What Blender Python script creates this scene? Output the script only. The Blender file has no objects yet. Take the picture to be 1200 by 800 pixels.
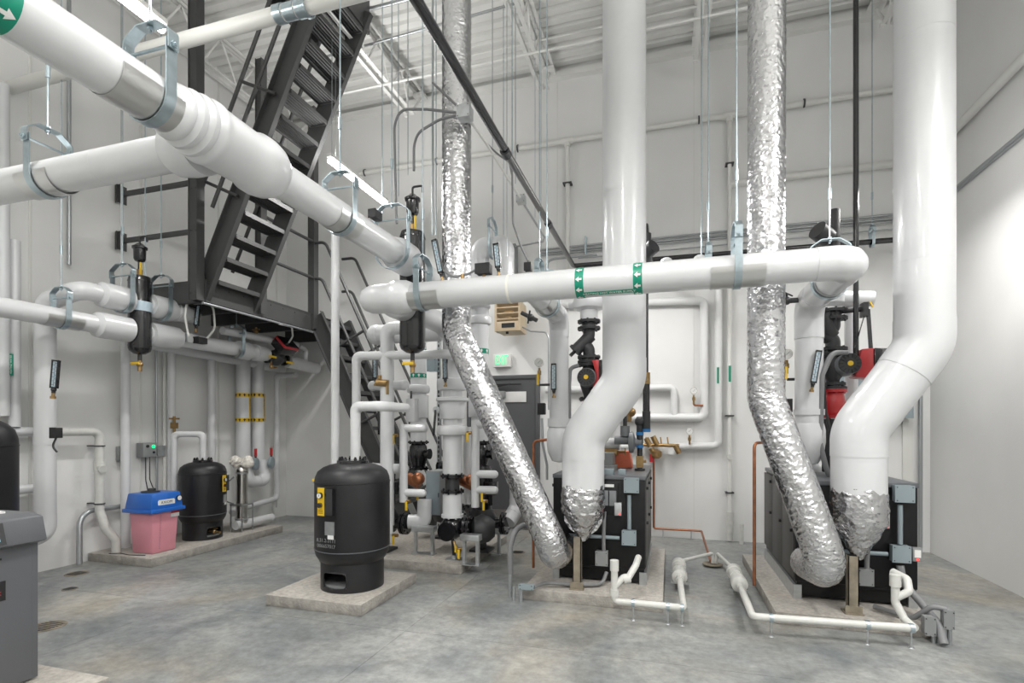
import bpy, bmesh, math, random
from mathutils import Vector, Matrix, noise
random.seed(7)
# ---------------------------------------------------------------- camera, world, exposure
AZ = math.radians(16.7); FP = 616.0; HY = 500.0; EYE = 1.45
CA, SA = math.cos(AZ), math.sin(AZ)
scene = bpy.context.scene
COL = scene.collection
cam_d = bpy.data.cameras.new('camera'); cam_d.sensor_width = 36; cam_d.lens = FP/1200*36
cam_d.shift_y = 100/1200; cam_d.clip_start = .05; cam_d.clip_end = 60
cam = bpy.data.objects.new('camera', cam_d); COL.objects.link(cam)
cam.location = (0, 0, EYE); cam.rotation_euler = (math.pi/2, 0, AZ)
scene.camera = cam
wd = bpy.data.worlds.new('world'); scene.world = wd; wd.use_nodes = True
wd.node_tree.nodes['Background'].inputs[0].default_value = (.9, .95, 1, 1)
wd.node_tree.nodes['Background'].inputs[1].default_value = .3
vs = scene.view_settings; vs.view_transform = 'Standard'; vs.look = 'None'; vs.exposure = 0.0; vs.gamma = 1
LAMP_POWER = 80.0
WALL_X0, WALL_X1, WALL_Y, WALL_Y0, DECK_Z = -6.03, 2.88, 7.20, -4.5, 6.42

def W(px, py, X=None, Y=None, Z=None, D=None):
    """the world point at a pixel measured in the photo, on a plane of known X, Y, Z or depth"""
    r = (px-600)/FP; u = (HY-py)/FP
    if D is None:
        if Y is not None: D = Y/(CA+SA*r)
        elif X is not None: D = X/(CA*r-SA)
        else: D = (Z-EYE)/u
    return Vector((D*(r*CA-SA), D*(r*SA+CA), EYE+u*D))
V = Vector
# ---------------------------------------------------------------- materials
M = {}
def mat(name, col, rough=.5, metal=0, bump=0, bscale=20, var=0, vscale=3, coat=0, emit=None, es=0, spec=.5, trans=0, alpha=1):
    m = bpy.data.materials.new(name); m.use_nodes = True; nt = m.node_tree; b = nt.nodes['Principled BSDF']
    b.inputs['Base Color'].default_value = (*col, 1); b.inputs['Roughness'].default_value = rough
    b.inputs['Metallic'].default_value = metal; b.inputs['Coat Weight'].default_value = coat
    b.inputs['Specular IOR Level'].default_value = spec
    if trans: b.inputs['Transmission Weight'].default_value = trans
    if alpha < 1: b.inputs['Alpha'].default_value = alpha
    if emit: b.inputs['Emission Color'].default_value = (*emit, 1); b.inputs['Emission Strength'].default_value = es
    if bump or var:
        tc = nt.nodes.new('ShaderNodeTexCoord')
        g = nt.nodes.new('ShaderNodeNewGeometry')
    if var:
        n = nt.nodes.new('ShaderNodeTexNoise'); n.inputs['Scale'].default_value = vscale; n.inputs['Detail'].default_value = 6
        nt.links.new(g.outputs['Position'], n.inputs['Vector'])
        r = nt.nodes.new('ShaderNodeValToRGB'); r.color_ramp.elements[0].position = .3; r.color_ramp.elements[1].position = .7
        r.color_ramp.elements[0].color = (*[max(0, c*(1-var)) for c in col], 1)
        r.color_ramp.elements[1].color = (*[min(1, c*(1+var*.6)) for c in col], 1)
        nt.links.new(n.outputs['Fac'], r.inputs['Fac']); nt.links.new(r.outputs['Color'], b.inputs['Base Color'])
    if bump:
        n = nt.nodes.new('ShaderNodeTexNoise'); n.inputs['Scale'].default_value = bscale; n.inputs['Detail'].default_value = 4
        nt.links.new(g.outputs['Position'], n.inputs['Vector'])
        bp = nt.nodes.new('ShaderNodeBump'); bp.inputs['Strength'].default_value = bump; bp.inputs['Distance'].default_value = .02
        nt.links.new(n.outputs['Fac'], bp.inputs['Height']); nt.links.new(bp.outputs['Normal'], b.inputs['Normal'])
    M[name] = m
    return m
mat('jacket', (.64, .65, .66), .3, bump=.14, bscale=7, coat=.35, var=.03, vscale=5)
mat('cream_tape', (.80, .78, .70), .5)
mat('wall_paint', (.78, .78, .77), .55, bump=.05, bscale=60, var=.05, vscale=1.2)
mat('painted_pipe', (.72, .72, .69), .45, bump=.05, bscale=40)
mat('white_steel', (.78, .78, .76), .5, var=.05)
mat('deck', (.78, .78, .76), .5, var=.06, vscale=2)
mat('dark_steel', (.055, .056, .056), .42, bump=.04, bscale=60)
mat('zinc', (.44, .52, .56), .30, .85, var=.12, vscale=25)
mat('galv', (.55, .57, .58), .35, .8, var=.15, vscale=18)
mat('shield_steel', (.60, .60, .59), .3, .9, bump=.05, bscale=30)
mat('rod_steel', (.42, .46, .47), .4, .7)
mat('chrome', (.72, .72, .72), .15, 1)
mat('black_enamel', (.010, .010, .012), .22, coat=.5, bump=.03, bscale=40, var=.3, vscale=6)
mat('tank_black', (.013, .013, .015), .42, bump=.06, bscale=30, var=.4, vscale=3)
mat('jacket_wall', (.76, .765, .765), .32, bump=.08, bscale=8)
mat('boiler_side', (.055, .053, .050), .45)
mat('boiler_black', (.006, .006, .007), .42, spec=.35, bump=.03, bscale=50)
mat('cast_iron', (.035, .036, .038), .45, bump=.1, bscale=60)
mat('pvc_grey', (.20, .21, .22), .4)
mat('panel_grey', (.115, .12, .13), .38, bump=.04, bscale=120)
mat('box_grey', (.25, .30, .325), .42, var=.05)
mat('box_side', (.24, .25, .25), .45)
mat('conduit', (.42, .44, .45), .35, .7)
mat('flex_grey', (.20, .205, .21), .5)
mat('copper', (.40, .16, .08), .38, .85, var=.25, vscale=20)
mat('brass', (.38, .25, .11), .35, .8, var=.25, vscale=30)
mat('red', (.50, .025, .03), .35, coat=.3)
mat('yellow', (.80, .52, .02), .4)
mat('green', (.0, .26, .16), .4)
mat('orange', (.80, .19, .10), .5)
mat('blue_lid', (.015, .13, .52), .35, coat=.3)
mat('pink', (.80, .33, .40), .35, var=.06, vscale=3, trans=.08)
mat('white', (.82, .82, .80), .4)
mat('pvc_white', (.62, .62, .59), .35, var=.06, vscale=20)
mat('plastic_bag', (.78, .74, .68), .25, bump=.8, bscale=50)
mat('tan', (.60, .48, .33), .5, var=.05)
mat('dark', (.012, .012, .013), .6)
mat('print_dark', (.06, .06, .06), .6)
mat('scale_face', (.50, .62, .70), .3, coat=.4)
mat('screen', (.3, .5, .7), .3, emit=(.45, .68, .9), es=.8)
mat('exit_green', (.1, .9, .4), .4, emit=(.08, .85, .32), es=1.0)
mat('green_led', (0, .9, .3), .4, emit=(0, 1, .25), es=1.2)
mat('red_led', (.9, .05, .05), .4, emit=(1, .06, .05), es=2)
mat('led_tube', (1, 1, 1), .4, emit=(1, .98, .96), es=14)
mat('blue_tape', (.03, .22, .55), .5)
mat('door_paint', (.085, .088, .092), .45, bump=.03, bscale=90)
mat('stainless', (.62, .60, .57), .22, 1, bump=.03, bscale=60)
mat('kick_plate', (.45, .43, .42), .3, 1)
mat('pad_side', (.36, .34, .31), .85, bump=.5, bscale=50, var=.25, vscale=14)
mat('rust_post', (.30, .26, .20), .6, .3, var=.3, vscale=12)
mat('paper', (.78, .78, .76), .6)
# crumpled foil
m = mat('foil', (.60, .60, .61), .24, 1); nt = m.node_tree; b = nt.nodes['Principled BSDF']
g = nt.nodes.new('ShaderNodeNewGeometry'); vo = nt.nodes.new('ShaderNodeTexVoronoi'); vo.inputs['Scale'].default_value = 34
nz = nt.nodes.new('ShaderNodeTexNoise'); nz.noise_type = 'RIDGED_MULTIFRACTAL'; nz.inputs['Scale'].default_value = 16; nz.inputs['Detail'].default_value = 6; nz.inputs['Distortion'].default_value = 1.6
ad = nt.nodes.new('ShaderNodeMath'); ad.operation = 'ADD'
nt.links.new(g.outputs['Position'], vo.inputs['Vector']); nt.links.new(g.outputs['Position'], nz.inputs['Vector'])
nt.links.new(vo.outputs['Distance'], ad.inputs[0]); nt.links.new(nz.outputs['Fac'], ad.inputs[1])
bp = nt.nodes.new('ShaderNodeBump'); bp.inputs['Strength'].default_value = .55; bp.inputs['Distance'].default_value = .008
nt.links.new(ad.outputs[0], bp.inputs['Height']); nt.links.new(bp.outputs['Normal'], b.inputs['Normal'])
# concrete
def concrete(name, c0, c1, stain, scale, rough=.5, bumps=.25):
    m = bpy.data.materials.new(name); m.use_nodes = True; nt = m.node_tree; b = nt.nodes['Principled BSDF']; M[name] = m
    g = nt.nodes.new('ShaderNodeNewGeometry')
    def nn(s, d, dist=0, rough=.6):
        n = nt.nodes.new('ShaderNodeTexNoise'); n.inputs['Scale'].default_value = s; n.inputs['Detail'].default_value = d
        n.inputs['Distortion'].default_value = dist; n.inputs['Roughness'].default_value = rough
        nt.links.new(g.outputs['Position'], n.inputs['Vector']); return n
    def ramp(n, p0, p1, a, c):
        r = nt.nodes.new('ShaderNodeValToRGB'); r.color_ramp.elements[0].position = p0; r.color_ramp.elements[1].position = p1
        r.color_ramp.elements[0].color = (*a, 1); r.color_ramp.elements[1].color = (*c, 1); nt.links.new(n.outputs['Fac'], r.inputs['Fac']); return r
    a = ramp(nn(scale, 10, .6, .65), .3, .72, c0, c1)
    f = ramp(nn(scale*14, 6, 0, .7), .35, .7, (.72, .72, .72), (1.15, 1.15, 1.15))
    s = ramp(nn(.55, 8, 1.2), .48, .68, (0, 0, 0), (1, 1, 1))
    mx = nt.nodes.new('ShaderNodeMix'); mx.data_type = 'RGBA'; mx.blend_type = 'MULTIPLY'; mx.inputs['Factor'].default_value = 1
    nt.links.new(a.outputs['Color'], mx.inputs['A']); nt.links.new(f.outputs['Color'], mx.inputs['B'])
    m2 = nt.nodes.new('ShaderNodeMix'); m2.data_type = 'RGBA'; nt.links.new(s.outputs['Color'], m2.inputs['Factor'])
    sc = nt.nodes.new('ShaderNodeMix'); sc.data_type = 'RGBA'; sc.blend_type = 'MULTIPLY'; sc.inputs['Factor'].default_value = 1
    nt.links.new(mx.outputs['Result'], sc.inputs['A']); sc.inputs['B'].default_value = (*stain, 1)
    nt.links.new(mx.outputs['Result'], m2.inputs['A']); nt.links.new(sc.outputs['Result'], m2.inputs['B'])
    nt.links.new(m2.outputs['Result'], b.inputs['Base Color'])
    rr = ramp(nn(scale*2, 5), .3, .7, (rough-.12,)*3, (rough+.15,)*3); nt.links.new(rr.outputs['Color'], b.inputs['Roughness'])
    bp = nt.nodes.new('ShaderNodeBump'); bp.inputs['Strength'].default_value = bumps; bp.inputs['Distance'].default_value = .006
    nt.links.new(nn(scale*20, 6).outputs['Fac'], bp.inputs['Height']); nt.links.new(bp.outputs['Normal'], b.inputs['Normal'])
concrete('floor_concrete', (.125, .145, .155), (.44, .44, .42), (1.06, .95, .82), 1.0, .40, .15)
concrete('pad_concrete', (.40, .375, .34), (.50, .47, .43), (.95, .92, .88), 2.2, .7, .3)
# ---------------------------------------------------------------- mesh helpers
ORIG = {}
def fillet(pts, R, seg=8):
    pts = [V(p) for p in pts]; out = [pts[0]]
    for i in range(1, len(pts)-1):
        a, b, c = pts[i-1], pts[i], pts[i+1]
        d1 = (a-b); d2 = (c-b); l1, l2 = d1.length, d2.length; d1 /= l1; d2 /= l2
        ang = math.pi-d1.angle(d2)
        if ang < .02: out.append(b); continue
        t = min(R*math.tan(ang/2), .49*l1, .49*l2); r = t/math.tan(ang/2)
        cc = b+(d1+d2).normalized()*(r/math.cos(ang/2))
        p0 = b+d1*t; p1 = b+d2*t; v0 = p0-cc; v1 = p1-cc; ax = v0.cross(v1).normalized(); th = v0.angle(v1)
        for k in range(seg+1): out.append(cc+Matrix.Rotation(th*k/seg, 3, ax) @ v0)
    out.append(pts[-1]); return out
def frames(path):
    n = len(path); T = []
    for i in range(n):
        a = path[max(0, i-1)]; b = path[min(n-1, i+1)]; T.append((b-a).normalized())
    up = V((0, 0, 1)) if abs(T[0].z) < .9 else V((0, 1, 0))
    u = T[0].cross(up).normalized(); F = []
    for t in T:
        u = (u-t*u.dot(t)).normalized(); F.append((t, u, t.cross(u)))
    return F
class MB:
    def __init__(s): s.bm = bmesh.new()
    def face(s, vs):
        try: return s.bm.faces.new(vs)
        except ValueError: return None
    def box(s, a, b, rz=0):
        a, b = V(a), V(b); c = (a+b)/2; h = (b-a)/2; R = Matrix.Rotation(rz, 3, 'Z')
        v = [s.bm.verts.new(c+R @ V((x*h.x, y*h.y, z*h.z))) for x in (-1, 1) for y in (-1, 1) for z in (-1, 1)]
        for f in ((0, 1, 3, 2), (4, 6, 7, 5), (0, 4, 5, 1), (2, 3, 7, 6), (0, 2, 6, 4), (1, 5, 7, 3)): s.face([v[i] for i in f])
        return s
    def obox(s, c, ax, ay, az):
        """box with centre c and three half-axis vectors"""
        c, ax, ay, az = V(c), V(ax), V(ay), V(az)
        v = [s.bm.verts.new(c+ax*x+ay*y+az*z) for x in (-1, 1) for y in (-1, 1) for z in (-1, 1)]
        for f in ((0, 1, 3, 2), (4, 6, 7, 5), (0, 4, 5, 1), (2, 3, 7, 6), (0, 2, 6, 4), (1, 5, 7, 3)): s.face([v[i] for i in f])
        return s
    def bar(s, p0, p1, w, t, up=(0, 0, 1)):
        p0, p1 = V(p0), V(p1); d = p1-p0; L = d.length; d /= L; up = V(up)
        if abs(d.dot(up)) > .95: up = V((0, 1, 0))
        a = d.cross(up).normalized(); b = a.cross(d)
        return s.obox((p0+p1)/2, d*L/2, a*w/2, b*t/2)
    def tube(s, path, r, n=12, cap=True, rf=None):
        path = [V(p) for p in path]; F = frames(path); rings = []
        for i, (p, (t, u, w)) in enumerate(zip(path, F)):
            rr = rf(i, len(path)) if rf else r
            rings.append([s.bm.verts.new(p+(u*math.cos(6.28318*k/n)+w*math.sin(6.28318*k/n))*rr) for k in range(n)])
        for a, b in zip(rings, rings[1:]):
            for k in range(n): s.face([a[k], a[(k+1) % n], b[(k+1) % n], b[k]])
        if cap: s.face(rings[0][::-1]); s.face(rings[-1])
        return s
    def cyl(s, p0, p1, r, n=16, r2=None):
        p0, p1 = V(p0), V(p1); return s.tube([p0, p1], r, n, True, (lambda i, N: r if i == 0 else r2) if r2 is not None else None)
    def lathe(s, prof, o, ax=(0, 0, 1), n=32):
        o = V(o); ax = V(ax).normalized(); up = V((0, 1, 0)) if abs(ax.z) > .9 else V((0, 0, 1))
        u = ax.cross(up).normalized(); w = ax.cross(u); rings = []
        for r, z in prof:
            if r < 1e-5: rings.append([s.bm.verts.new(o+ax*z)])
            else: rings.append([s.bm.verts.new(o+ax*z+(u*math.cos(6.28318*k/n)+w*math.sin(6.28318*k/n))*r) for k in range(n)])
        for a, b in zip(rings, rings[1:]):
            for k in range(n):
                k2 = (k+1) % n
                if len(a) == 1 and len(b) == 1: continue
                if len(a) == 1: s.face([a[0], b[k2], b[k]])
                elif len(b) == 1: s.face([a[k], a[k2], b[0]])
                else: s.face([a[k], a[k2], b[k2], b[k]])
        if len(rings[0]) > 1: s.face(rings[0][::-1])
        if len(rings[-1]) > 1: s.face(rings[-1])
        return s
    def sph(s, c, r, sz=1, n=16):
        return s.lathe([(r*math.sin(math.pi*k/8), -r*sz*math.cos(math.pi*k/8)) for k in range(9)], c, n=n)
    def strip(s, path, wd, w, t):
        path = [V(p) for p in path]; wd = V(wd).normalized(); n = len(path); rg = []
        for i, p in enumerate(path):
            T = (path[min(n-1, i+1)]-path[max(0, i-1)]).normalized(); N = T.cross(wd).normalized()
            rg.append([s.bm.verts.new(p+wd*w/2*a+N*t/2*b) for a, b in ((-1, -1), (1, -1), (1, 1), (-1, 1))])
        for a, b in zip(rg, rg[1:]):
            for k in range(4): s.face([a[k], a[(k+1) % 4], b[(k+1) % 4], b[k]])
        s.face(rg[0][::-1]); s.face(rg[-1]); return s
    def prism(s, poly, d, o=(0, 0, 0)):
        """extrude a 3-D polygon along vector d"""
        d = V(d); o = V(o); a = [s.bm.verts.new(o+V(p)) for p in poly]; b = [s.bm.verts.new(o+V(p)+d) for p in poly]; n = len(a)
        s.face(a[::-1]); s.face(b)
        for k in range(n): s.face([a[k], a[(k+1) % n], b[(k+1) % n], b[k]])
        return s
    def build(s, name, m, parent=None, flat=False, bevel=0, ang=40):
        bm = s.bm
        bmesh.ops.recalc_face_normals(bm, faces=bm.faces)
        if bevel: bmesh.ops.bevel(bm, geom=[e for e in bm.edges if len(e.link_faces) == 2 and e.calc_face_angle(0) > .6], offset=bevel, segments=2, affect='EDGES', profile=.5)
        if parent is not None: o = ORIG[parent.name]
        else:
            xs = [v.co for v in bm.verts]; o = V(((min(c.x for c in xs)+max(c.x for c in xs))/2, (min(c.y for c in xs)+max(c.y for c in xs))/2, min(c.z for c in xs)))
        bmesh.ops.translate(bm, verts=bm.verts, vec=-o)
        me = bpy.data.meshes.new(name); bm.to_mesh(me); bm.free()
        if not flat:
            me.polygons.foreach_set('use_smooth', [True]*len(me.polygons)); me.set_sharp_from_angle(angle=math.radians(ang))
        me.materials.append(M[m] if isinstance(m, str) else m)
        ob = bpy.data.objects.new(name, me); COL.objects.link(ob)
        if parent is not None: ob.parent = parent
        else: ob.location = o
        ORIG[ob.name] = V(o); return ob
def tag(o, label=None, cat=None, group=None, kind=None):
    if label: o['label'] = label
    if cat: o['category'] = cat
    if group: o['group'] = group
    if kind: o['kind'] = kind
    return o
def thing(name, label, cat, loc, group=None):
    o = bpy.data.objects.new(name, None); o.empty_display_size = .1; COL.objects.link(o); o.location = loc; ORIG[o.name] = V(loc)
    return tag(o, label, cat, group)
def struct(o): o['kind'] = 'structure'; return o
def dup(root, delta, label=None, group=None, rz=0):
    r = root.copy(); COL.objects.link(r); r.location = root.location+V(delta); r.rotation_euler.z = rz
    ORIG[r.name] = ORIG[root.name]+V(delta)
    if label: r['label'] = label
    if group: r['group'] = group
    for ch in list(root.children):
        c = ch.copy(); COL.objects.link(c); c.parent = r
        for gch in ch.children: d = gch.copy(); COL.objects.link(d); d.parent = c
    return r
def text(s, size, o, right, up, m, parent, ext=.0008, name='lettering', align='CENTER', sx=1, sy=1):
    cu = bpy.data.curves.new(name, 'FONT'); cu.body = s; cu.size = size; cu.extrude = ext; cu.align_x = align; cu.align_y = 'CENTER'; cu.resolution_u = 2
    t = bpy.data.objects.new(name, cu); COL.objects.link(t); bpy.context.view_layer.update()
    me = bpy.data.meshes.new_from_object(t.evaluated_get(bpy.context.evaluated_depsgraph_get()))
    bpy.data.objects.remove(t); bpy.data.curves.remove(cu)
    right = V(right).normalized(); up = V(up).normalized(); nrm = right.cross(up)
    R = Matrix((right*sx, up*sy, nrm)).transposed().to_4x4(); R.translation = V(o)-ORIG[parent.name]; me.transform(R)
    me.materials.clear(); me.materials.append(M[m]); ob = bpy.data.objects.new(name, me); COL.objects.link(ob); ob.parent = parent
    ORIG[ob.name] = ORIG[parent.name]; return ob
def rod(label, p0, p1, r=.005, name='threaded_rod', m='rod_steel', cat='rod', group=None, n=8):
    return tag(MB().cyl(p0, p1, r, n).build(name, m), label, cat, group)
def line(name, label, cat, pts, r, m, R=.06, n=12, group=None, seg=6):
    """a thin pipe, conduit or cable in one mesh"""
    return tag(MB().tube(fillet(pts, R, seg), r, n).build(name, m), label, cat, group)
def pipe(name, label, pts, r, R=None, m='jacket', covers=True, seams=.9, n=28, cat='pipe', group=None, cover_m=None, capball=False):
    pts = [V(p) for p in pts]; R = R or r*1.9
    base = min(pts, key=lambda p: p.z); root = thing(name, label, cat, base, group)
    mb = MB().tube(fillet(pts, R, 10), r, n); mb.build('jacket', m, root)
    if covers:
        for i in range(1, len(pts)-1):
            a, b, c = pts[i-1], pts[i], pts[i+1]; d1 = (a-b).normalized(); d2 = (c-b).normalized(); ang = math.pi-d1.angle(d2)
            if ang < .1: continue
            t = min(R*math.tan(ang/2)+r*.35, .5*(a-b).length, .5*(c-b).length)
            MB().tube(fillet([b+d1*t, b, b+d2*t], R, 10), r*1.035, n).build('elbow_cover', cover_m or m, root)
    if seams:
        for a, b in zip(pts, pts[1:]):
            L = (b-a).length; d = (b-a)/L if L else 0; k = int((L-2.2*R)//seams)
            for j in range(k):
                p = a+d*(R*1.1+(j+.7)*seams)
                MB().cyl(p-d*.02, p+d*.02, r*1.008, n).build('joint_band', m, root)
    return root
def flange(mb, c, ax, r, t=.02, bolts=8):
    c, ax = V(c), V(ax).normalized(); mb.lathe([(r*.55, -t), (r, -t), (r, -t*.15), (r*.97, 0), (r, t*.15), (r, t), (r*.55, t)], c, ax, 24)
    u = ax.orthogonal().normalized(); w = ax.cross(u)
    for k in range(bolts):
        p = c+(u*math.cos(6.283*k/bolts)+w*math.sin(6.283*k/bolts))*r*.82
        mb.cyl(p-ax*t*1.9, p+ax*t*1.9, r*.085, 6)
    return mb
def FL(parent, m, lst, name='flange'):
    for a in lst: flange(MB(), *a).build(name, m, parent)
def hanger(label, c, d, r, top=6.35, w=.048, shield=.32, h=None, group='steel clevis hangers', turn=True):
    c, d = V(c), V(d).normalized(); s = d.cross(V((0, 0, 1))).normalized(); Zv = V((0, 0, 1)); h = h or r*.55+.05
    top = top if top is not None else c.z+r+h+.3
    root = thing('clevis_hanger', label, 'pipe hanger', c-Zv*(r+.02), group); R = r+.014; bz = r*1.45+.055
    pth = [c+s*R+Zv*(bz+.025), c+s*R+Zv*(bz*.5)]+[c+s*R*math.cos(a)-Zv*R*math.sin(a) for a in [math.pi*k/16 for k in range(17)]]+[c-s*R+Zv*(bz*.5), c-s*R+Zv*(bz+.025)]
    MB().strip(pth, d, w, .006).build('strap', 'zinc', root, ang=30)
    y = R+.012; yp = [c+s*y+Zv*(bz-.02), c+s*y+Zv*(bz+.02+h*.35), c+s*y*.45+Zv*(bz+h), c-s*y*.45+Zv*(bz+h), c-s*y+Zv*(bz+.02+h*.35), c-s*y+Zv*(bz-.02)]
    MB().strip(fillet(yp, .03, 3), d, w, .006).build('yoke', 'zinc', root, ang=30)
    MB().cyl(c+s*(y+.02)+Zv*bz, c-s*(y+.02)+Zv*bz, .007, 8).cyl(c+s*(y+.004)+Zv*bz, c+s*(y+.014)+Zv*bz, .015, 6).cyl(c-s*(y+.004)+Zv*bz, c-s*(y+.014)+Zv*bz, .015, 6).build('cross_bolt', 'zinc', root)
    rz = c+Zv*(bz+h)
    mb = MB().cyl(rz-Zv*.03, V((rz.x, rz.y, top)), .0055, 8).cyl(rz+Zv*.006, rz+Zv*.018, .014, 6).cyl(rz-Zv*.018, rz-Zv*.006, .014, 6)
    if turn: mb.cyl(rz+Zv*.30, rz+Zv*.38, .012, 8)
    mb.build('threaded_rod', 'zinc', root)
    if shield:
        pth = [c+s*(r+.005)*math.cos(a)-Zv*(r+.005)*math.sin(a) for a in [math.pi*(-.02+1.04*k/18) for k in range(19)]]
        MB().strip(pth, d, shield, .003).build('saddle_shield', 'shield_steel', root, ang=60)
    return root
def band(parent, c, ax, r, w, m='green', arrows=8, flip=1, am='white', name='flow_band', an='flow_arrow'):
    c, ax = V(c), V(ax).normalized(); up = V((0, 0, 1)) if abs(ax.z) < .9 else V((0, 1, 0)); u = ax.cross(up).normalized(); q = ax.cross(u)
    MB().cyl(c-ax*w/2, c+ax*w/2, r+.002, 28).build(name, m, parent)
    if arrows:
        mb = MB(); st = 6.28318/arrows; hh = min(.36*st*r, .02)
        P = [(-w*.34, .35), (0, .35), (0, 1), (w*.4, 0), (0, -1), (0, -.35), (-w*.34, -.35)]
        for k in range(arrows):
            A = st*k
            f = [mb.bm.verts.new(c+ax*x*flip+(u*math.cos(A+y*hh/r)+q*math.sin(A+y*hh/r))*(r+.0055)) for x, y in P]; mb.face(f)
        mb.build(an, am, parent, flat=True)['kind'] = 'stuff'
def thermometer(label, base, d, L=.23, face=(0, -1, 0), group='stick thermometers', s=1.0):
    """industrial thermometer: black case with a pale blue scale, brass well at the base"""
    base = V(base); d = V(d).normalized(); f = V(face); f = (f-d*f.dot(d)).normalized(); side = d.cross(f).normalized()
    root = thing('thermometer', label, 'thermometer', base, group)
    MB().cyl(base, base+d*.05*s, .011*s, 8).cyl(base, base+d*.018*s, .018*s, 8).build('brass_well', 'brass', root)
    MB().cyl(base+d*.04*s, base+d*.085*s, .013*s, 8).sph(base+d*.065*s, .018*s, n=8).build('swivel', 'black_enamel', root)
    a = base+d*.075*s; b = a+d*L*s; c = (a+b)/2; hw = .023*s
    mb = MB().obox(c-f*.008, d*L*s/2, side*hw, f*.010)
    for q in (-1, 1): mb.obox(c+side*(hw*.86)*q+f*.006, d*L*s/2, side*hw*.16, f*.008); mb.obox(c+d*(L*s/2-.006)*q+f*.006, d*.007, side*hw, f*.008)
    mb.build('case', 'black_enamel', root)
    MB().obox(c+f*.004, d*(L*s/2-.012), side*hw*.7, f*.002).build('scale_plate', 'scale_face', root)
    mb = MB()
    for k in range(12): mb.obox(a+d*(L*s*(.12+.07*k))+f*.0068+side*hw*.3*(1 if k % 2 else -1), d*.0014, side*hw*.32, f*.0006)
    mb.obox(c+f*.007, d*(L*s*.42), side*.0015, f*.0008); mb.build('scale_marks', 'print_dark', root)['kind'] = 'stuff'
    return root
def jbox(label, c, hx, hy, hz, m='box_grey', name='junction_box', cat='electrical box', bevel=.003, screws=True, parent=None, face=(0, -1, 0)):
    c = V(c)
    root = thing(name, label, cat, c-V((0, 0, hz))) if parent is None else parent
    MB().box(c-V((hx, hy, hz)), c+V((hx, hy, hz))).build('enclosure', m, root, bevel=bevel)
    f = V(face)
    if abs(f.y) > .5:
        MB().box(c+V((-hx-.003, f.y*hy-.003, -hz-.003)), c+V((hx+.003, f.y*hy+.003, hz+.003))).build('cover_plate', m, root)
        if screws:
            mb = MB()
            for sx in (-1, 1):
                for sz in (-1, 1): mb.cyl(c+V((sx*hx*.82, f.y*(hy+.002), sz*hz*.82)), c+V((sx*hx*.82, f.y*(hy+.007), sz*hz*.82)), .004, 6)
            mb.build('screws', 'dark', root)['kind'] = 'stuff'
    else:
        MB().box(c+V((f.x*hx-.003, -hy-.003, -hz-.003)), c+V((f.x*hx+.003, hy+.003, hz+.003))).build('cover_plate', m, root)
    return root
# ================================================================ SETTING
# floor cast in slabs with narrow saw-cut joints
fl = struct(MB().box((WALL_X0-.2, WALL_Y0, -.2), (WALL_X1+.2, WALL_Y+.2, -.012)).build('floor', 'dark', flat=True))
jx = [WALL_X0-.2, -3.82, -1.80, WALL_X1+.2]; jy = [WALL_Y0, -1.2, 3.36, WALL_Y+.2]
for i in range(len(jx)-1):
    for j in range(len(jy)-1):
        MB().box((jx[i]+.0015, jy[j]+.0015, -.012), (jx[i+1]-.0015, jy[j+1]-.0015, 0)).build('slab', 'floor_concrete', fl, flat=True)
w = struct(MB().box((WALL_X0-.2, WALL_Y, 0), (WALL_X1+.2, WALL_Y+.2, 7)).build('wall_back', 'wall_paint', flat=True))
for x in (-5.1, -3.3, -1.5, .3, 2.1):
    MB().box((x-.005, WALL_Y-.004, .0), (x+.005, WALL_Y+.01, DECK_Z)).build('joint_strip', 'painted_pipe', w, flat=True)
MB().box((WALL_X0, WALL_Y-.10, DECK_Z-.16), (WALL_X1, WALL_Y, DECK_Z-.08)).build('ledger_angle', 'white_steel', w)
wl = struct(MB().box((WALL_X0-.2, WALL_Y0, 0), (WALL_X0, WALL_Y, 7)).build('wall_left', 'wall_paint', flat=True))
y = .2
while y < 7:
    MB().box((WALL_X0-.01, y-.012, .16), (WALL_X0+.012, y+.012, DECK_Z)).build('joint_strip', 'painted_pipe', wl, bevel=.004); y += 1.13
struct(MB().box((WALL_X0, 4.0, 4.55), (WALL_X0+.35, 4.22, 4.75)).box((WALL_X0, 3.0, 4.55), (WALL_X0+.35, 3.22, 4.75)).build('trim_1', 'painted_pipe', bevel=.01)) if False else None
struct(MB().box((WALL_X1, WALL_Y0, 0), (WALL_X1+.2, WALL_Y, 7)).build('wall_right', 'wall_paint', flat=True))
struct(MB().box((WALL_X0-.2, WALL_Y0-.2, 0), (WALL_X1+.2, WALL_Y0, 7)).build('wall_front', 'wall_paint', flat=True))
# corrugated roof deck, ribs running along X
mb = MB(); prof = []; y = WALL_Y0; P = .152
while y < WALL_Y+.2:
    prof += [(y, 0), (y+.085, 0), (y+.1, .038), (y+.137, .038)]; y += P
for (y0, z0), (y1, z1) in zip(prof, prof[1:]):
    a = [mb.bm.verts.new((x, yy, DECK_Z+zz)) for x, yy, zz in ((WALL_X0-.2, y0, z0), (WALL_X1+.2, y0, z0), (WALL_X1+.2, y1, z1), (WALL_X0-.2, y1, z1))]; mb.face(a)
ceil = struct(mb.build('ceiling', 'deck', flat=True))
struct(MB().box((WALL_X0-.2, WALL_Y0-.2, 6.7), (WALL_X1+.2, WALL_Y+.2, 6.9)).build('ceiling_roof', 'deck', flat=True))
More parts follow.
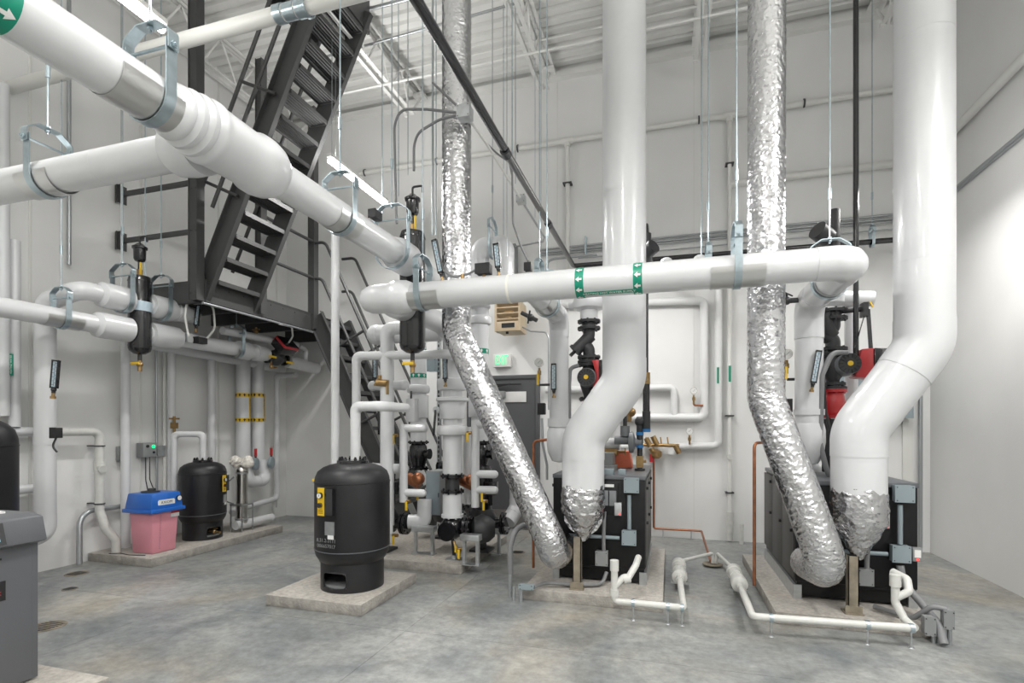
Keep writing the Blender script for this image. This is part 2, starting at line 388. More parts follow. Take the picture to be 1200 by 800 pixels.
# open web roof joists
JB, JT = 5.86, DECK_Z-.03
for n, x in enumerate((-5.45, -3.52, -1.58, .35, 2.29)):
    lab = ['white open-web roof joist beyond the tall ladder, against the left wall', 'white open-web roof joist crossing in front of the tall ladder top',
           'white open-web roof joist between the foil duct and the white flue at top centre', 'white open-web roof joist just right of the centre white flue',
           'white open-web roof joist beside the right white flue'][n]
    t = thing('roof_joist', lab, 'joist', (x, 1, JB), 'open-web roof joists')
    for nm, z0, z1, ye in (('bottom_chord', JB, JB+.05, 6.72), ('top_chord', JT-.05, JT, 7.18)):
        for q in (-1, 1):
            MB().box((x+q*.028, WALL_Y0, z0), (x+q*.075, ye, z0+.006) if z0 == JB else (x+q*.075, ye, z0+.006)).box((x+q*.028, WALL_Y0, z0), (x+q*.034, ye, z1)).build(nm, 'white_steel', t)
    yy = 6.72; mb = MB(); k = 0
    while yy > -1:
        mb.cyl((x, yy, JB+.02), (x, yy-.28, JT-.02), .0125, 8).cyl((x, yy-.28, JT-.02), (x, yy-.56, JB+.02), .0125, 8); yy -= .56
    mb.build('web_rod', 'white_steel', t)
    MB().cyl((x, 6.72, JB+.02), (x, 7.1, JT-.03), .016, 8).box((x-.075, 6.68, JB-.02), (x-.03, 6.72, JB+.03)).build('end_web', 'white_steel', t)
    MB().box((x-.08, 6.95, JT-.10), (x+.08, WALL_Y-.01, JT-.06)).build('bearing_seat', 'white_steel', t)
line('bridging_bar', 'thin white bridging bar crossing below the joists near back wall', 'bar', [(WALL_X0, 6.0, JB-.01), (WALL_X1, 6.0, JB-.01)], .016, 'white_steel')
line('bridging_bar', 'thin white bridging bar tight under the roof deck', 'bar', [(WALL_X0, 6.45, JT-.07), (WALL_X1, 6.45, JT-.07)], .014, 'white_steel')
t = line('roof_conduit', 'grey conduit strapped across the joists under the roof deck', 'conduit', [(-3.9, 5.35, 6.28), (WALL_X1, 5.35, 6.28)], .022, 'conduit')
line('roof_conduit', 'thin grey conduit running between ladder top and joist under the deck', 'conduit', [(-4.2, 5.6, 6.05), (-1.6, 5.6, 6.15)], .014, 'conduit')
# ================================================================ STRIP LIGHTS
def strip_light(x, y0, label, power=LAMP_POWER, L=1.22, z=4.37, top=6.35, upf=.55):
    t = thing('strip_light', label, 'light', (x, y0, z), 'suspended LED strip lights')
    MB().box((x-.035, y0, z+.035), (x+.035, y0+L, z+.075)).build('housing', 'white', t, bevel=.006)
    MB().tube(fillet([(x, y0+.015, z), (x, y0+L-.015, z)], .01), .030, 16).build('diffuser', 'led_tube', t)
    for yy in (y0+.12, y0+L-.12):
        MB().cyl((x, yy, z+.07), (x, yy, top), .0022, 6).build('hanging_wire', 'rod_steel', t)
    for nm, pw, rot, zz, sp in (('down', power, 0, z-.04, 2.86 if upf > 0 else 3.0), ('up', power*upf, math.pi, z+.09, 3.1)):
        if pw <= 0: continue
        ld = bpy.data.lights.new('lamp_light', 'AREA'); ld.shape = 'RECTANGLE'; ld.size = .09; ld.size_y = L*.95; ld.energy = pw; ld.color = (1, .985, .96); ld.spread = sp
        lo = bpy.data.objects.new('lamp_light', ld); COL.objects.link(lo); lo.parent = t; lo.location = (0, L/2, zz-z); lo.rotation_euler = (rot, 0, 0)
    return t
strip_light(-3.57, 1.76, 'lit LED strip light at top left over the big white main', LAMP_POWER*.5)
strip_light(-3.57, 4.93, 'lit LED strip light right of the tall ladder', LAMP_POWER*.6)
for x, y, k, lab in ((-3.57, -1.4, .6, 'behind the viewer at left'), (-.45, 4.95, .50, 'hidden behind the centre flue'), (2.05, 4.95, .30, 'hidden behind the right flue'), (-.45, .9, .65, 'high over the middle aisle'),
                     (-.45, -1.9, 1.0, 'behind the viewer in the middle'), (2.45, 1.75, .95, 'high over the right aisle'), (2.0, -1.6, 1.0, 'behind the viewer at right')):
    strip_light(x, y, 'LED strip light out of view, '+lab, LAMP_POWER*k, L=.85 if 'right flue' in lab else 1.22, z=3.62 if 'hidden' in lab else 4.37, upf=0 if 'hidden' in lab else .62)
# ================================================================ MEZZANINE, LADDERS
PT = 3.03; PB = 2.83; PX = -4.83; PY0 = 4.51; PY1 = 6.28
t = thing('mezzanine_platform', 'dark grey steel mezzanine platform with channel edge beams by the left wall', 'platform', (-5.4, 5.4, PB))
def channel(name, a, b, wdir, h, fl=.05, th=.008, par=None, m='dark_steel'):
    """C channel from a to b, height h up, flanges toward wdir"""
    a, b, wd = V(a), V(b), V(wdir).normalized(); up = V((0, 0, 1)); d = (b-a).normalized(); upv = wd.cross(d).normalized()
    if upv.z < 0: upv = -upv
    mb = MB(); mb.obox((a+b)/2, (b-a)/2, wd*th/2, upv*h/2)
    for q in (-1, 1): mb.obox((a+b)/2+wd*fl/2+upv*q*(h/2-th/2), (b-a)/2, wd*fl/2, upv*th/2)
    return mb.build(name, m, par)
zm = (PT+PB)/2
channel('edge_beam', (WALL_X0+.03, PY0, zm), (PX, PY0, zm), (0, 1, 0), .24, par=t)
channel('edge_beam', (PX, PY0, zm), (PX, PY1+.05, zm), (-1, 0, 0), .24, par=t)
channel('edge_beam', (PX, 6.98, zm), (PX, WALL_Y-.02, zm), (-1, 0, 0), .24, par=t)
channel('edge_beam', (WALL_X0+.03, WALL_Y-.06, zm), (PX, WALL_Y-.06, zm), (0, -1, 0), .24, par=t)
for yy in (5.1, 5.7, 6.3): channel('floor_joist', (WALL_X0+.03, yy, zm-.01), (PX-.03, yy, zm-.01), (0, 1, 0), .18, par=t)
MB().box((WALL_X0+.03, PY0, PT), (PX+.01, WALL_Y-.03, PT+.012)).build('deck_plate', 'dark_steel', t)
mb = MB()
for yy in [PY0+.1+.22*k for k in range(8)]: mb.cyl((PX+.002, yy, zm+.06), (PX+.012, yy, zm+.06), .011, 6)
mb.build('bolts', 'dark_steel', t)['kind'] = 'stuff'
def column(label, x, y, z0, z1, w=.12):
    c = thing('steel_column', label, 'column', (x, y, z0))
    MB().box((x-w/2, y-.05, z0), (x-w/2+.009, y+.05, z1)).build('flange', 'dark_steel', c)
    MB().box((x+w/2-.009, y-.05, z0), (x+w/2, y+.05, z1)).build('flange', 'dark_steel', c)
    MB().box((x-w/2+.009, y-.040, z0), (x+w/2-.009, y-.030, z1)).build('web', 'dark_steel', c)
    mb = MB()
    for z in (z0+.08, z0+.55, z0+.75, z0+1.2):
        for q in (-1, 1): mb.cyl((x+q*.03, y-.048, z), (x+q*.03, y-.040, z), .011, 6)
    mb.build('bolts', 'dark_steel', c)['kind'] = 'stuff'; return c
column('tall dark steel column at the near platform corner', PX-.06, PY0-.06, PB-.02, DECK_Z-.02)
column('dark steel column at the far platform corner by lower ladder', PX+.01, PY1+.02, PB, 5.95, .1)
column('slim dark steel column behind the tall ladder foot', PX+.02, 5.30, PB, 5.95, .09)
def ladder(name, label, p0, slope_dx, z0, z1, ya, yb, hh, rise, tread_x=.0):
    """ship ladder climbing in X between stringers at y=ya and y=yb; p0 is X at z0"""
    t = thing(name, label, 'ladder', (p0, (ya+yb)/2, z0)); k = slope_dx
    x1 = p0+(z1-z0)*k; d = V((k, 0, 1)).normalized(); nrm = V((-1 if k > 0 else 1, 0, abs(k))).normalized()
    for y, ins in ((ya, 1), (yb, -1)):
        L = (V((x1, y, z1))-V((p0, y, z0)))
        mb = MB(); mb.obox((V((x1, y, z1))+V((p0, y, z0)))/2, L/2, V((0, .004, 0)), nrm*hh/2)
        for q in (-1, 1): mb.obox((V((x1, y, z1))+V((p0, y, z0)))/2+nrm*q*(hh/2-.005)+V((0, -ins*.028, 0)), L/2, V((0, .028, 0)), nrm*.005)
        mb.build('stringer', 'dark_steel', t)
    z = z0+rise*.8; 
    while z < z1-.05:
        xc = p0+(z-z0)*k; mb = MB()
        for j in range(6):
            xx = xc-.10+.036*j; mb.box((xx, ya+.01, z-.022), (xx+.022, yb-.01, z+(.006 if j % 2 else .0)))
        mb.box((xc-.11, ya+.01, z-.045), (xc-.102, yb-.01, z+.004)).box((xc+.108, ya+.01, z-.045), (xc+.116, yb-.01, z+.004))
        for yy in (ya+.012, yb-.02): mb.box((xc-.11, yy, z-.045), (xc+.116, yy+.008, z))
        mb.build('tread', 'dark_steel', t); z += rise
    return t
SL = .490
up = ladder('ship_ladder', 'steep dark grey ship ladder climbing from platform toward the roof', -4.93, SL, 2.86, 6.15, 4.57, 5.20, .22, .24)
lo = ladder('ship_ladder', 'lower steep dark grey ladder descending from platform along back wall', -4.80, -SL, 3.0, .02, 6.30, 6.95, .22, .24) if False else None
# lower ladder built from floor up
lo = ladder('ship_ladder', 'lower steep dark grey ladder descending from platform along back wall', -3.30, -SL, .0, 3.02, 6.32, 6.95, .24, .25)
for y, ex in ((4.53, 0),):
    for off, lab in ((.50, 'outer'), (.27, 'inner')):
        p = [V((-4.93, y, 2.86))+V((-.90, 0, .44))*off+V((SL, 0, 1))*z for z in (.85, 2.98)]
        MB().tube(p, .021, 12).build('handrail', 'dark_steel', up)
    for z in (1.05, 2.05, 2.95):
        q = V((-4.93, y, 2.86))+V((SL, 0, 1))*z
        MB().tube([q, q+V((-.90, 0, .44))*.50], .018, 10).build('rail_post', 'dark_steel', up)
for y in (5.24,):
    p = [V((-4.93, y, 2.86))+V((-.90, 0, .44))*.45+V((SL, 0, 1))*z for z in (.3, 2.98)]
    MB().tube(p, .021, 12).build('handrail', 'dark_steel', up)
# hatch at the ladder head
MB().box((-4.1, 4.5, 5.98), (-3.3, 4.53, DECK_Z-.01)).box((-4.1, 5.28, 5.98), (-3.3, 5.31, DECK_Z-.01)).box((-3.33, 4.5, 5.95), (-3.3, 5.31, DECK_Z-.01)).box((-4.1, 4.5, 5.98), (-4.07, 5.31, DECK_Z-.01)).box((-4.1, 4.5, 6.33), (-3.3, 5.31, 6.36)).build('hatch_frame', 'dark_steel', up)
# platform guard rails
t = thing('guard_rail', 'dark grey two-bar guard rail from left wall to the tall column', 'railing', (-5.4, PY0-.05, PT))
for z in (4.09, 3.56):
    MB().bar((-5.98, PY0-.06, z), (PX-.1, PY0-.06, z), .04, .045).build('rail', 'dark_steel', t)
    MB().box((-6.02, PY0-.10, z-.10), (-5.93, PY0-.09, z+.10)).box((-5.98, PY0-.12, z-.10), (-5.97, PY0-.0, z+.1)).build('mounting_plate', 'dark_steel', t)
t = thing('guard_rail', 'dark grey guard rail between the ladder and far platform column', 'railing', (PX, 5.8, PT))
for z in (4.05, 3.54): MB().cyl((PX+.03, 5.33, z), (PX+.03, PY1, z), .021, 12).build('rail', 'dark_steel', t)
def hrail(y, off0, off1, label):
    t = thing('stair_handrail', label, 'railing', (-4.0, y, .3)); d = V((-SL, 0, 1)); n = V((.9, 0, .44))
    for off, zt in ((off0, 4.03), (off1, 3.53)):
        b = V((-3.30, y, .0))+n*off
        top = b+d*((zt-b.z))
        MB().tube(fillet([V((PX, y, zt)), top, b+d*.25], .12, 6), .021, 12).build('rail', 'dark_steel', t)
    for z in (.45, 1.5, 2.5):
        q = V((-3.30, y, .0))+d*z; MB().cyl(q, q+n*off0, .019, 10).build('post', 'dark_steel', t)
    return t
hrail(6.28, .60, .33, 'near-side grey tube handrail pair of the lower ladder')
hrail(7.00, .60, .33, 'wall-side grey tube handrail pair of the lower ladder')
# ================================================================ DOOR, EXIT SIGN, LOUVERED BOX
DX1, DX0, DH = -1.80, -2.78, 2.13
d = struct(MB().box((DX0, WALL_Y-.03, .01), (DX1, WALL_Y+.01, DH)).build('door_1', 'door_paint'))
o = d
for a, b, nm in (((DX1, WALL_Y-.05, 0), (DX1+.055, WALL_Y+.01, DH+.055), 'frame_jamb'), ((DX0-.055, WALL_Y-.05, 0), (DX0, WALL_Y+.01, DH+.055), 'frame_jamb'), ((DX0, WALL_Y-.05, DH), (DX1, WALL_Y+.01, DH+.055), 'frame_head')):
    MB().box(a, b).build(nm, 'door_paint', d, bevel=.004)
MB().box((DX0+.02, WALL_Y-.035, .02), (DX1-.02, WALL_Y-.03, .27)).build('kick_plate', 'kick_plate', d)
MB().box((-2.62, WALL_Y-.10, 1.86), (-2.24, WALL_Y-.03, 1.96)).build('closer_body', 'box_side', d, bevel=.005)
MB().bar((-2.5, WALL_Y-.09, 2.05), (-2.0, WALL_Y-.09, 2.05), .02, .02).bar((-2.5, WALL_Y-.09, 2.0), (-2.15, WALL_Y-.15, 2.05), .02, .02).build('closer_arm', 'dark', d)
MB().box((-2.28, WALL_Y-.045, 1.80), (-1.94, WALL_Y-.031, 1.95)).build('door_plate', 'white_steel', d, bevel=.003)
MB().box((DX0, WALL_Y-.06, 0), (DX1, WALL_Y+.0, .012)).build('threshold', 'kick_plate', d)
p0 = W(577, 430, Y=7.1); p1 = W(594, 414, Y=7.1)
t = thing('exit_sign', 'white exit sign with glowing green letters above the grey door', 'sign', (p0.x, 7.12, p0.z))
MB().box((p0.x, 7.12, p0.z), (p1.x+.05, WALL_Y-.002, p1.z)).build('housing', 'white', t, bevel=.004)
text('EXIT', .185, ((p0.x+p1.x+.05)/2, 7.117, (p0.z+p1.z)/2), (1, 0, 0), (0, 0, 1), 'exit_green', t, .001, 'letters', sx=.50, sy=1.0)
c = W(596, 371, Y=6.75)
t = thing('louvered_unit_box', 'tan louvered wall box with slatted face left of the elbow hanger', 'ventilation unit', c-V((0, 0, .2)))
hw, hh = .165, .20
MB().box(c+V((-hw, .06, -hh)), c+V((hw, .3, hh))).build('cabinet', 'tan', t, bevel=.006)
for q in (-1, 1): MB().box(c+V((q*hw-.014, -.06, -hh)), c+V((q*hw+.014, .08, hh))).build('side_panel', 'tan', t)
for k in range(4): MB().obox(c+V((0, -.02, hh-.03-.075*k)), (hw-.01, 0, 0), (0, .04, -.018), (0, .003, .006)).build('louver', 'tan', t)
MB().box(c+V((-hw, -.055, -hh)), c+V((hw, .07, -.07))).build('lower_front', 'tan', t, bevel=.004)
MB().box(c+V((-.08, -.060, -.155)), c+V((.10, -.055, -.095))).build('name_plate', 'dark', t)
MB().cyl(c+V((0, 0, .05)), c+V((0, .058, .05)), .07, 20).build('fan_hub', 'brass', t)
MB().cyl(c+V((-.02, 0, -hh-.03)), c+V((-.02, 0, -hh)), .02, 8).build('knob', 'dark', t)
MB().box(c+V((-.03, .3, -.05)), (c.x+.03, WALL_Y, c.z+.05)).build('wall_bracket', 'box_side', t)
line('flex_conduit', 'thin grey conduit curving from tan louvered box toward riser', 'conduit', [W(612, 383, Y=6.8), W(622, 388, Y=6.8), W(640, 389, Y=6.8), W(643, 396, Y=6.8), W(643, 480, Y=6.8)], .011, 'conduit')
# ================================================================ HOUSEKEEPING PADS
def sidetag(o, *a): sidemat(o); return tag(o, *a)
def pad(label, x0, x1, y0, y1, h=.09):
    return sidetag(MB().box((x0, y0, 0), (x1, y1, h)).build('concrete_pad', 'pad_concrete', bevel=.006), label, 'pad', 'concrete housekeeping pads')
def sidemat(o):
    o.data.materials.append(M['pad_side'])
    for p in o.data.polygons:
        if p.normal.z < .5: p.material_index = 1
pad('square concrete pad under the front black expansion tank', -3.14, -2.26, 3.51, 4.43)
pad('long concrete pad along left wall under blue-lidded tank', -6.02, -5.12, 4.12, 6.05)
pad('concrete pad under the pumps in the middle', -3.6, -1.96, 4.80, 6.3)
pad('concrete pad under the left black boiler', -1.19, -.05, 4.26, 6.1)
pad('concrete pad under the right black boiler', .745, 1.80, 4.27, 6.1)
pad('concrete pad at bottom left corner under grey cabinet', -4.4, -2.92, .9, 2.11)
tag(MB().box((-4.0, 2.75, 0), (-3.68, 3.0, .10)).build('concrete_block', 'pad_concrete', bevel=.008), 'small concrete kerb end just right of the grey cabinet', 'pad') if False else None
for n, (px, py, r) in enumerate(((90, 672, .10), (54, 734, .12), (82, 690, .06), (607, 647, .08))):
    c = W(px, py, Z=0)
    t = thing('floor_drain', ['round rusty floor drain by the left wall near arched conduit', 'rusty floor drain beside the grey cabinet', 'small patched floor cleanout near left wall', 'small round floor cleanout between pump pad and left boiler'][n], 'drain', c)
    MB().lathe([(r, 0), (r, .004), (r*.85, .006), (r*.8, .003)], c, n=24).build('rim', 'rust_post', t)
    mb = MB()
    for k in range(-3, 4): mb.box(c+V((-r*.7, k*r*.2-.004, .003)), c+V((r*.7, k*r*.2+.004, .006)))
    mb.build('grate', 'cast_iron', t)
# ================================================================ LARGE WHITE MAINS
MX, MZ, MR = -2.19, 2.90, .104          # main running away from the viewer
HYY, HZ, HR = 3.90, 2.52, .108          # header running left to right
SX, SY = -2.26, 4.30                    # separator centre
YJ = 2.15
Zv = V((0, 0, 1))
main = pipe('main_pipe', 'big white jacketed main running from top left corner down to the middle separator', [(MX, .95, MZ), (MX, SY-.10, MZ)], MR, seams=.75)
MB().lathe([(MR, -.02), (MR*1.20, .01), (MR*1.22, .03), (MR*1.14, .045), (MR*1.32, .065), (MR*1.33, .085), (MR*1.24, .10), (MR*1.42, .12), (MR*1.43, .14), (MR*1.33, .155), (MR*1.50, .175), (MR*1.52, .20), (MR*1.42, .22), (MR*1.44, .24), (MR*1.42, .36), (MR*1.40, .46), (MR*1.56, .50), (MR*1.58, .55), (MR*1.48, .61), (MR*1.25, .66), (MR*1.02, .68)], (MX, YJ-.30, MZ), (0, 1, 0), 40).build('tee_cover', 'jacket', main)
MB().lathe([(MR*1.03, 0), (MR*1.25, .03), (MR*1.35, .08), (MR*1.35, .24)], (MX, SY-.42, MZ), (0, 1, 0), 36).build('reducer_cover', 'jacket', main)

band(main, (MX, 1.19, MZ), (0, 1, 0), MR, .07, arrows=8, flip=1)
BX = pipe('branch_pipe', 'white jacketed pipe coming from the left edge into the side of the big main', [(WALL_X0+.1, YJ, 2.885), (-4.2, YJ, 2.89), (MX-.13, YJ, MZ)], .092, R=.3, covers=False, seams=1.2)
MB().lathe([(.093, 0), (.125, .04), (.135, .12), (.135, .2)], (MX-.34, YJ, MZ), (1, 0, 0), 32).build('tee_cover', 'jacket', BX)
# header
hdr = pipe('header_pipe', 'long white jacketed header with green bands crossing the middle of the photo', [(SX, SY-.12, HZ), (SX, HYY, HZ)], HR, covers=False, seams=0)
mb = MB().tube(fillet([(SX-.02, HYY, HZ), (1.14, HYY, HZ), (1.14, 5.03, HZ), (1.14, 5.03, 1.25)], .2, 10), HR, 28); mb.build('jacket', 'jacket', hdr)
MB().tube(fillet([(.92, HYY, HZ), (1.14, HYY, HZ), (1.14, 4.14, HZ)], .2, 12), HR*1.03, 28).build('elbow_cover', 'jacket', hdr)
MB().tube(fillet([(1.14, 4.74, HZ), (1.14, 5.03, HZ), (1.14, 5.03, 2.2)], .19, 12), HR*1.05, 28).build('elbow_cover', 'jacket', hdr)
MB().lathe([(0, -.155), (.05, -.15), (.09, -.12), (.115, -.06), (.12, 0), (.12, .12), (.135, .15), (.14, .2), (.135, .27), (.118, .31), (HR, .33)], (SX-.08, HYY, HZ), (1, 0, 0), 36).build('tee_cover', 'jacket', hdr)
MB().lathe([(HR*1.01, 0), (.135, .03), (.135, .18), (.12, .2)], (SX, HYY+.1, HZ), (0, 1, 0), 32).build('branch_cover', 'jacket', hdr)
for px in (598,): 
    c = W(px, 340, Y=HYY); MB().cyl((c.x-.008, HYY, HZ), (c.x+.008, HYY, HZ), HR+.004, 32).build('seam_tape', 'cream_tape', hdr)
for px in (681, 748):
    c = W(px, 330, Y=HYY); band(hdr, (c.x, HYY, HZ), (1, 0, 0), HR, .062, arrows=9, flip=-1)
c0, c1 = W(684, 330, Y=HYY).x, W(746, 330, Y=HYY).x
th = math.radians(-62); nn = V((0, math.sin(th)*0-math.cos(th), math.sin(th)))
cc = V(((c0+c1)/2, HYY, HZ))+nn*(HR+.001)
upv = V((0, -math.sin(th)*-1, math.cos(th))); upv = V((1, 0, 0)).cross(nn)*-1
upv = nn.cross(V((1, 0, 0)))
MB().obox(cc, ((c1-c0)/2, 0, 0), upv*.017, nn*.0015).build('label_strip', 'green', hdr)
text('HEATING HOT WATER SUPPLY', .027, cc+nn*.003, (1, 0, 0), upv, 'white', hdr, .0006)
# branches to left boiler
lb = pipe('boiler_supply_pipe', 'white jacketed pipe dropping from the header to the left boiler beside the pump', [(-1.03, HYY+.05, HZ), (-1.03, 5.03, HZ), (-1.03, 5.03, 1.25)], .092, R=.17, seams=.6)
MB().tube([(-1.03, 4.25, HZ), (-1.03, 4.65, HZ)], .098, 28).build('saddle_shield', 'shield_steel', lb)
MB().cyl((-1.03, 5.03, 1.45), (-1.03, 5.03, 1.53), .112, 28).build('collar', 'jacket', lb)
MB().lathe([(.0, -.30), (.07, -.28), (.11, -.2), (.12, -.1), (.118, 0), (.10, .05)], (-1.03, 5.03, 1.40), n=28).build('lower_elbow_cover', 'jacket', lb)
MB().lathe([(.0, -.30), (.07, -.28), (.11, -.2), (.125, -.1), (.125, 0), (.112, .06)], (1.14, 5.03, 1.42), n=28).build('lower_elbow_cover', 'jacket', hdr)
MB().cyl((1.14, 5.03, 1.55), (1.14, 5.03, 1.60), .118, 28).build('collar', 'jacket', hdr)
MB().tube(fillet([(1.14, 5.03, 1.30), (1.14, 5.5, 1.15), (1.30, 5.6, 1.0)], .1, 6), .10, 20).build('boiler_inlet', 'jacket', hdr)
# ---- flues
def flue(label, xu, xl, y, r, z1, z2, z3, zb, jsz):
    t = pipe('flue_pipe', label, [(xu, y, 6.40), (xu, y, z1), (xl, y, z2), (xl, y, z3)], r, R=r*1.55, covers=False, seams=0, n=48, cat='flue')
    for z in jsz: MB().cyl((xu, y, z-.006), (xu, y, z+.006), r*1.006, 48).build('seam_ring', 'jacket', t)
    d = (V((xl, 0, z2))-V((xu, 0, z1))).normalized(); a = V((xu, y, z1)); b = V((xl, y, z2))
    MB().tube(fillet([a+Zv*r*1.1, a, a+d*.22], r*1.55, 12), r*1.018, 48).build('elbow_cover', 'jacket', t)
    MB().tube(fillet([b-d*.22, b, b-Zv*r*1.05], r*1.55, 12), r*1.018, 48).build('elbow_cover', 'jacket', t)
    return t
fL = flue('big white centre flue with an S-bend above the left boiler', -.36, -.70, 4.42, .176, 1.82, 1.36, .93, .6, (3.35, 4.6))
fR = flue('big white right-hand flue with an S-bend above the right boiler', 1.73, 1.325, 4.42, .178, 2.02, 1.42, .97, .6, (2.62, 4.2))
# ---- foil
def crumple(mb, amp=.010, f=9, seed=0, a2=.35):
    bm = mb.bm; bm.normal_update()
    for v in bm.verts:
        p = V((v.co.x*.75, v.co.y*.75, v.co.z*1.5))*f+V((seed, 0, 0)); k = 1-2*abs(noise.noise(p)); k2 = 1-2*abs(noise.noise(p*2.7)); 
        v.co += v.normal*(amp*(k-.4)+amp*a2*(k2-.4))
def foil_duct(label, pts, r, name='foil_duct', R=.25, step=.014, n=80, rf=None, group=None):
    P = fillet(pts, R, 24); out = [P[0]]
    for a, b in zip(P, P[1:]):
        k = max(1, int((b-a).length/step))
        out += [a+(b-a)*(j/k) for j in range(1, k+1)]
    mb = MB().tube(out, r, n, rf=rf); crumple(mb, .0045, 20, r*100, .8)
    t = thing(name, label, 'duct', min(pts, key=lambda p: p[2])); mb.build('foil_wrap', 'foil', t, ang=20); return t
def tail(i, N):
    s = (N-1-i)/N
    return .13
foil_duct('crumpled silver foil duct slanting down to the left boiler', [(-1.80, 4.30, 6.39), (-1.80, 4.30, 2.28), (-.93, 4.19, .52), (-.905, 4.24, .40), (-.90, 4.56, .40)], .126, R=.30)
foil_duct('crumpled silver foil duct dropping to the right boiler', [(.70, 4.32, 6.39), (.69, 4.32, 1.66), (1.02, 4.12, .58), (1.035, 4.14, .46), (1.03, 4.56, .40)], .128, R=.30)
def boot(label, x, y, r, z0, z1, post):
    t = thing('foil_boot', label, 'duct', (x, y, z0))
    prof = []; N = 30
    for k in range(N+1):
        s = k/N; z = z1-(z1-z0)*s; rr = r*(1.0+.05*math.sin(s*6.5)) if s < .5 else r*(1.0-(s-.5)*1.6 if s < .97 else .15)
        prof.append((max(rr, .035), z))
    mb = MB().lathe(prof, (x, y, 0), n=72)
    crumple(mb, .009, 12, x, .6); mb.build('foil_wrap', 'foil', t, ang=22)
    P = [(x, y, z1-.26), (x, y+.1, z1-.26), (x, y+.3, z1-.26)]
    mb = MB().tube([V(P[0])+(V(P[2])-V(P[0]))*k/14 for k in range(15)], r*.93, 48); crumple(mb, .01, 8, x+3); mb.build('rear_wrap', 'foil', t, ang=22)
    s = thing('support_post', label.replace('crumpled foil boot under', 'steel channel post propping the boot of'), 'post', (x, y, .09))
    x -= .045; s.location.x -= .0
    MB().box((x-.035, y-.05, .10), (x+.035, y-.042, z0+.03)).box((x-.035, y-.05, .10), (x-.028, y+.01, z0+.03)).box((x+.028, y-.05, .10), (x+.035, y+.01, z0+.03)).build('channel', 'rust_post', s)
    MB().box((x-.06, y-.08, .09), (x+.06, y+.04, .10)).box((x-.055, y-.058, .10), (x+.055, y-.05, .15)).build('base_plate', 'rust_post', s)
    return t
boot('crumpled foil boot under the centre white flue', -.70, 4.42, .176, .50, .965, 1)
boot('crumpled foil boot under the right white flue', 1.325, 4.42, .178, .48, 1.01, 1)
# ---- boilers
def boiler(x0, x1, label, mirror=False):
    y0, y1, zt = 4.62, 5.98, 1.03
    t = thing('boiler', label, 'boiler', ((x0+x1)/2, y0, .09))
    MB().box((x0+.01, y0+.03, .20), (x1-.01, y1, zt-.02)).build('body', 'boiler_black', t, bevel=.004)
    MB().box((x0, y0, .235), (x1, y0+.03, zt-.03)).build('front_panel', 'boiler_black', t, bevel=.004)
    MB().box((x0-.004, y0-.012, zt-.035), (x1+.004, y1, zt)).build('top_panel', 'panel_grey', t, bevel=.004)
    MB().box((x0+.30, y0-.028, .70), (x1-.22, y0, zt-.06)).build('control_panel', 'boiler_black', t, bevel=.004)
    MB().box((x0+.46, y0-.033, .93), (x0+.54, y0-.028, .955)).build('label_plate', 'paper', t)
    MB().box((x0+.42, y0-.034, .77), (x0+.49, y0-.028, .90)).box((x0+.50, y0-.034, .77), (x0+.56, y0-.028, .90)).build('display_window', 'pvc_grey', t, bevel=.002)
    for q, xs in ((-1, x0), (1, x1)):
        n = 3; L = (y1-y0)/n
        for k in range(n):
            MB().box((xs-.006, y0+.035+L*k, .24), (xs+.006, y0+L*(k+1)-.004+.03, zt-.05)).build('side_panel', 'boiler_side', t, bevel=.003)
            MB().cyl((xs+q*.004, y0+.08+L*k, .92), (xs+q*.024, y0+.08+L*k, .92), .014, 10).cyl((xs+q*.004, y0+.08+L*k, .62), (xs+q*.024, y0+.08+L*k, .62), .014, 10).build('latch', 'dark', t)
        MB().box((xs-.01 if q < 0 else xs-.05, y0+.02, .09), (xs+.05 if q < 0 else xs+.01, y1, .20)).build('base_rail', 'galv', t)
    MB().box((x0+.05, y0+.04, .11), (x1-.05, y0+.06, .22)).box((x0+.01, y0+.0, .215), (x1-.01, y0+.02, .235)).build('toe_panel', 'boiler_black', t)
    for k, (a, b) in enumerate(((x0+.42, x0+.53), (x0+.57, x0+.63))):
        MB().box((a, y0+.03, zt), (b, y0+.12, zt+.05)).build('relay_box', 'box_grey', t, bevel=.003)
    return t
bl = boiler(-1.0, -.20, 'low black boiler in the middle with grey boxes on its front')
br = boiler(.95, 1.77, 'low black boiler at right with long grey side panels')
MB().box((-.80, 5.02, 1.03), (-.50, 5.34, 1.08)).box((-.74, 5.08, 1.08), (-.52, 5.3, 1.2)).build('flue_adapter', 'box_side', bl)
t = MB(); poly = [(0, 0, 0), (.36, 0, 0), (.33, 0, .17), (.03, 0, .17)]
c = V((-.72, 5.42, 1.032))
tag(MB().prism([c+V(p) for p in poly], (0, .2, 0)).build('orange_bin', 'orange', bevel=.008), 'orange plastic bin upside down on top of the left boiler', 'bin')
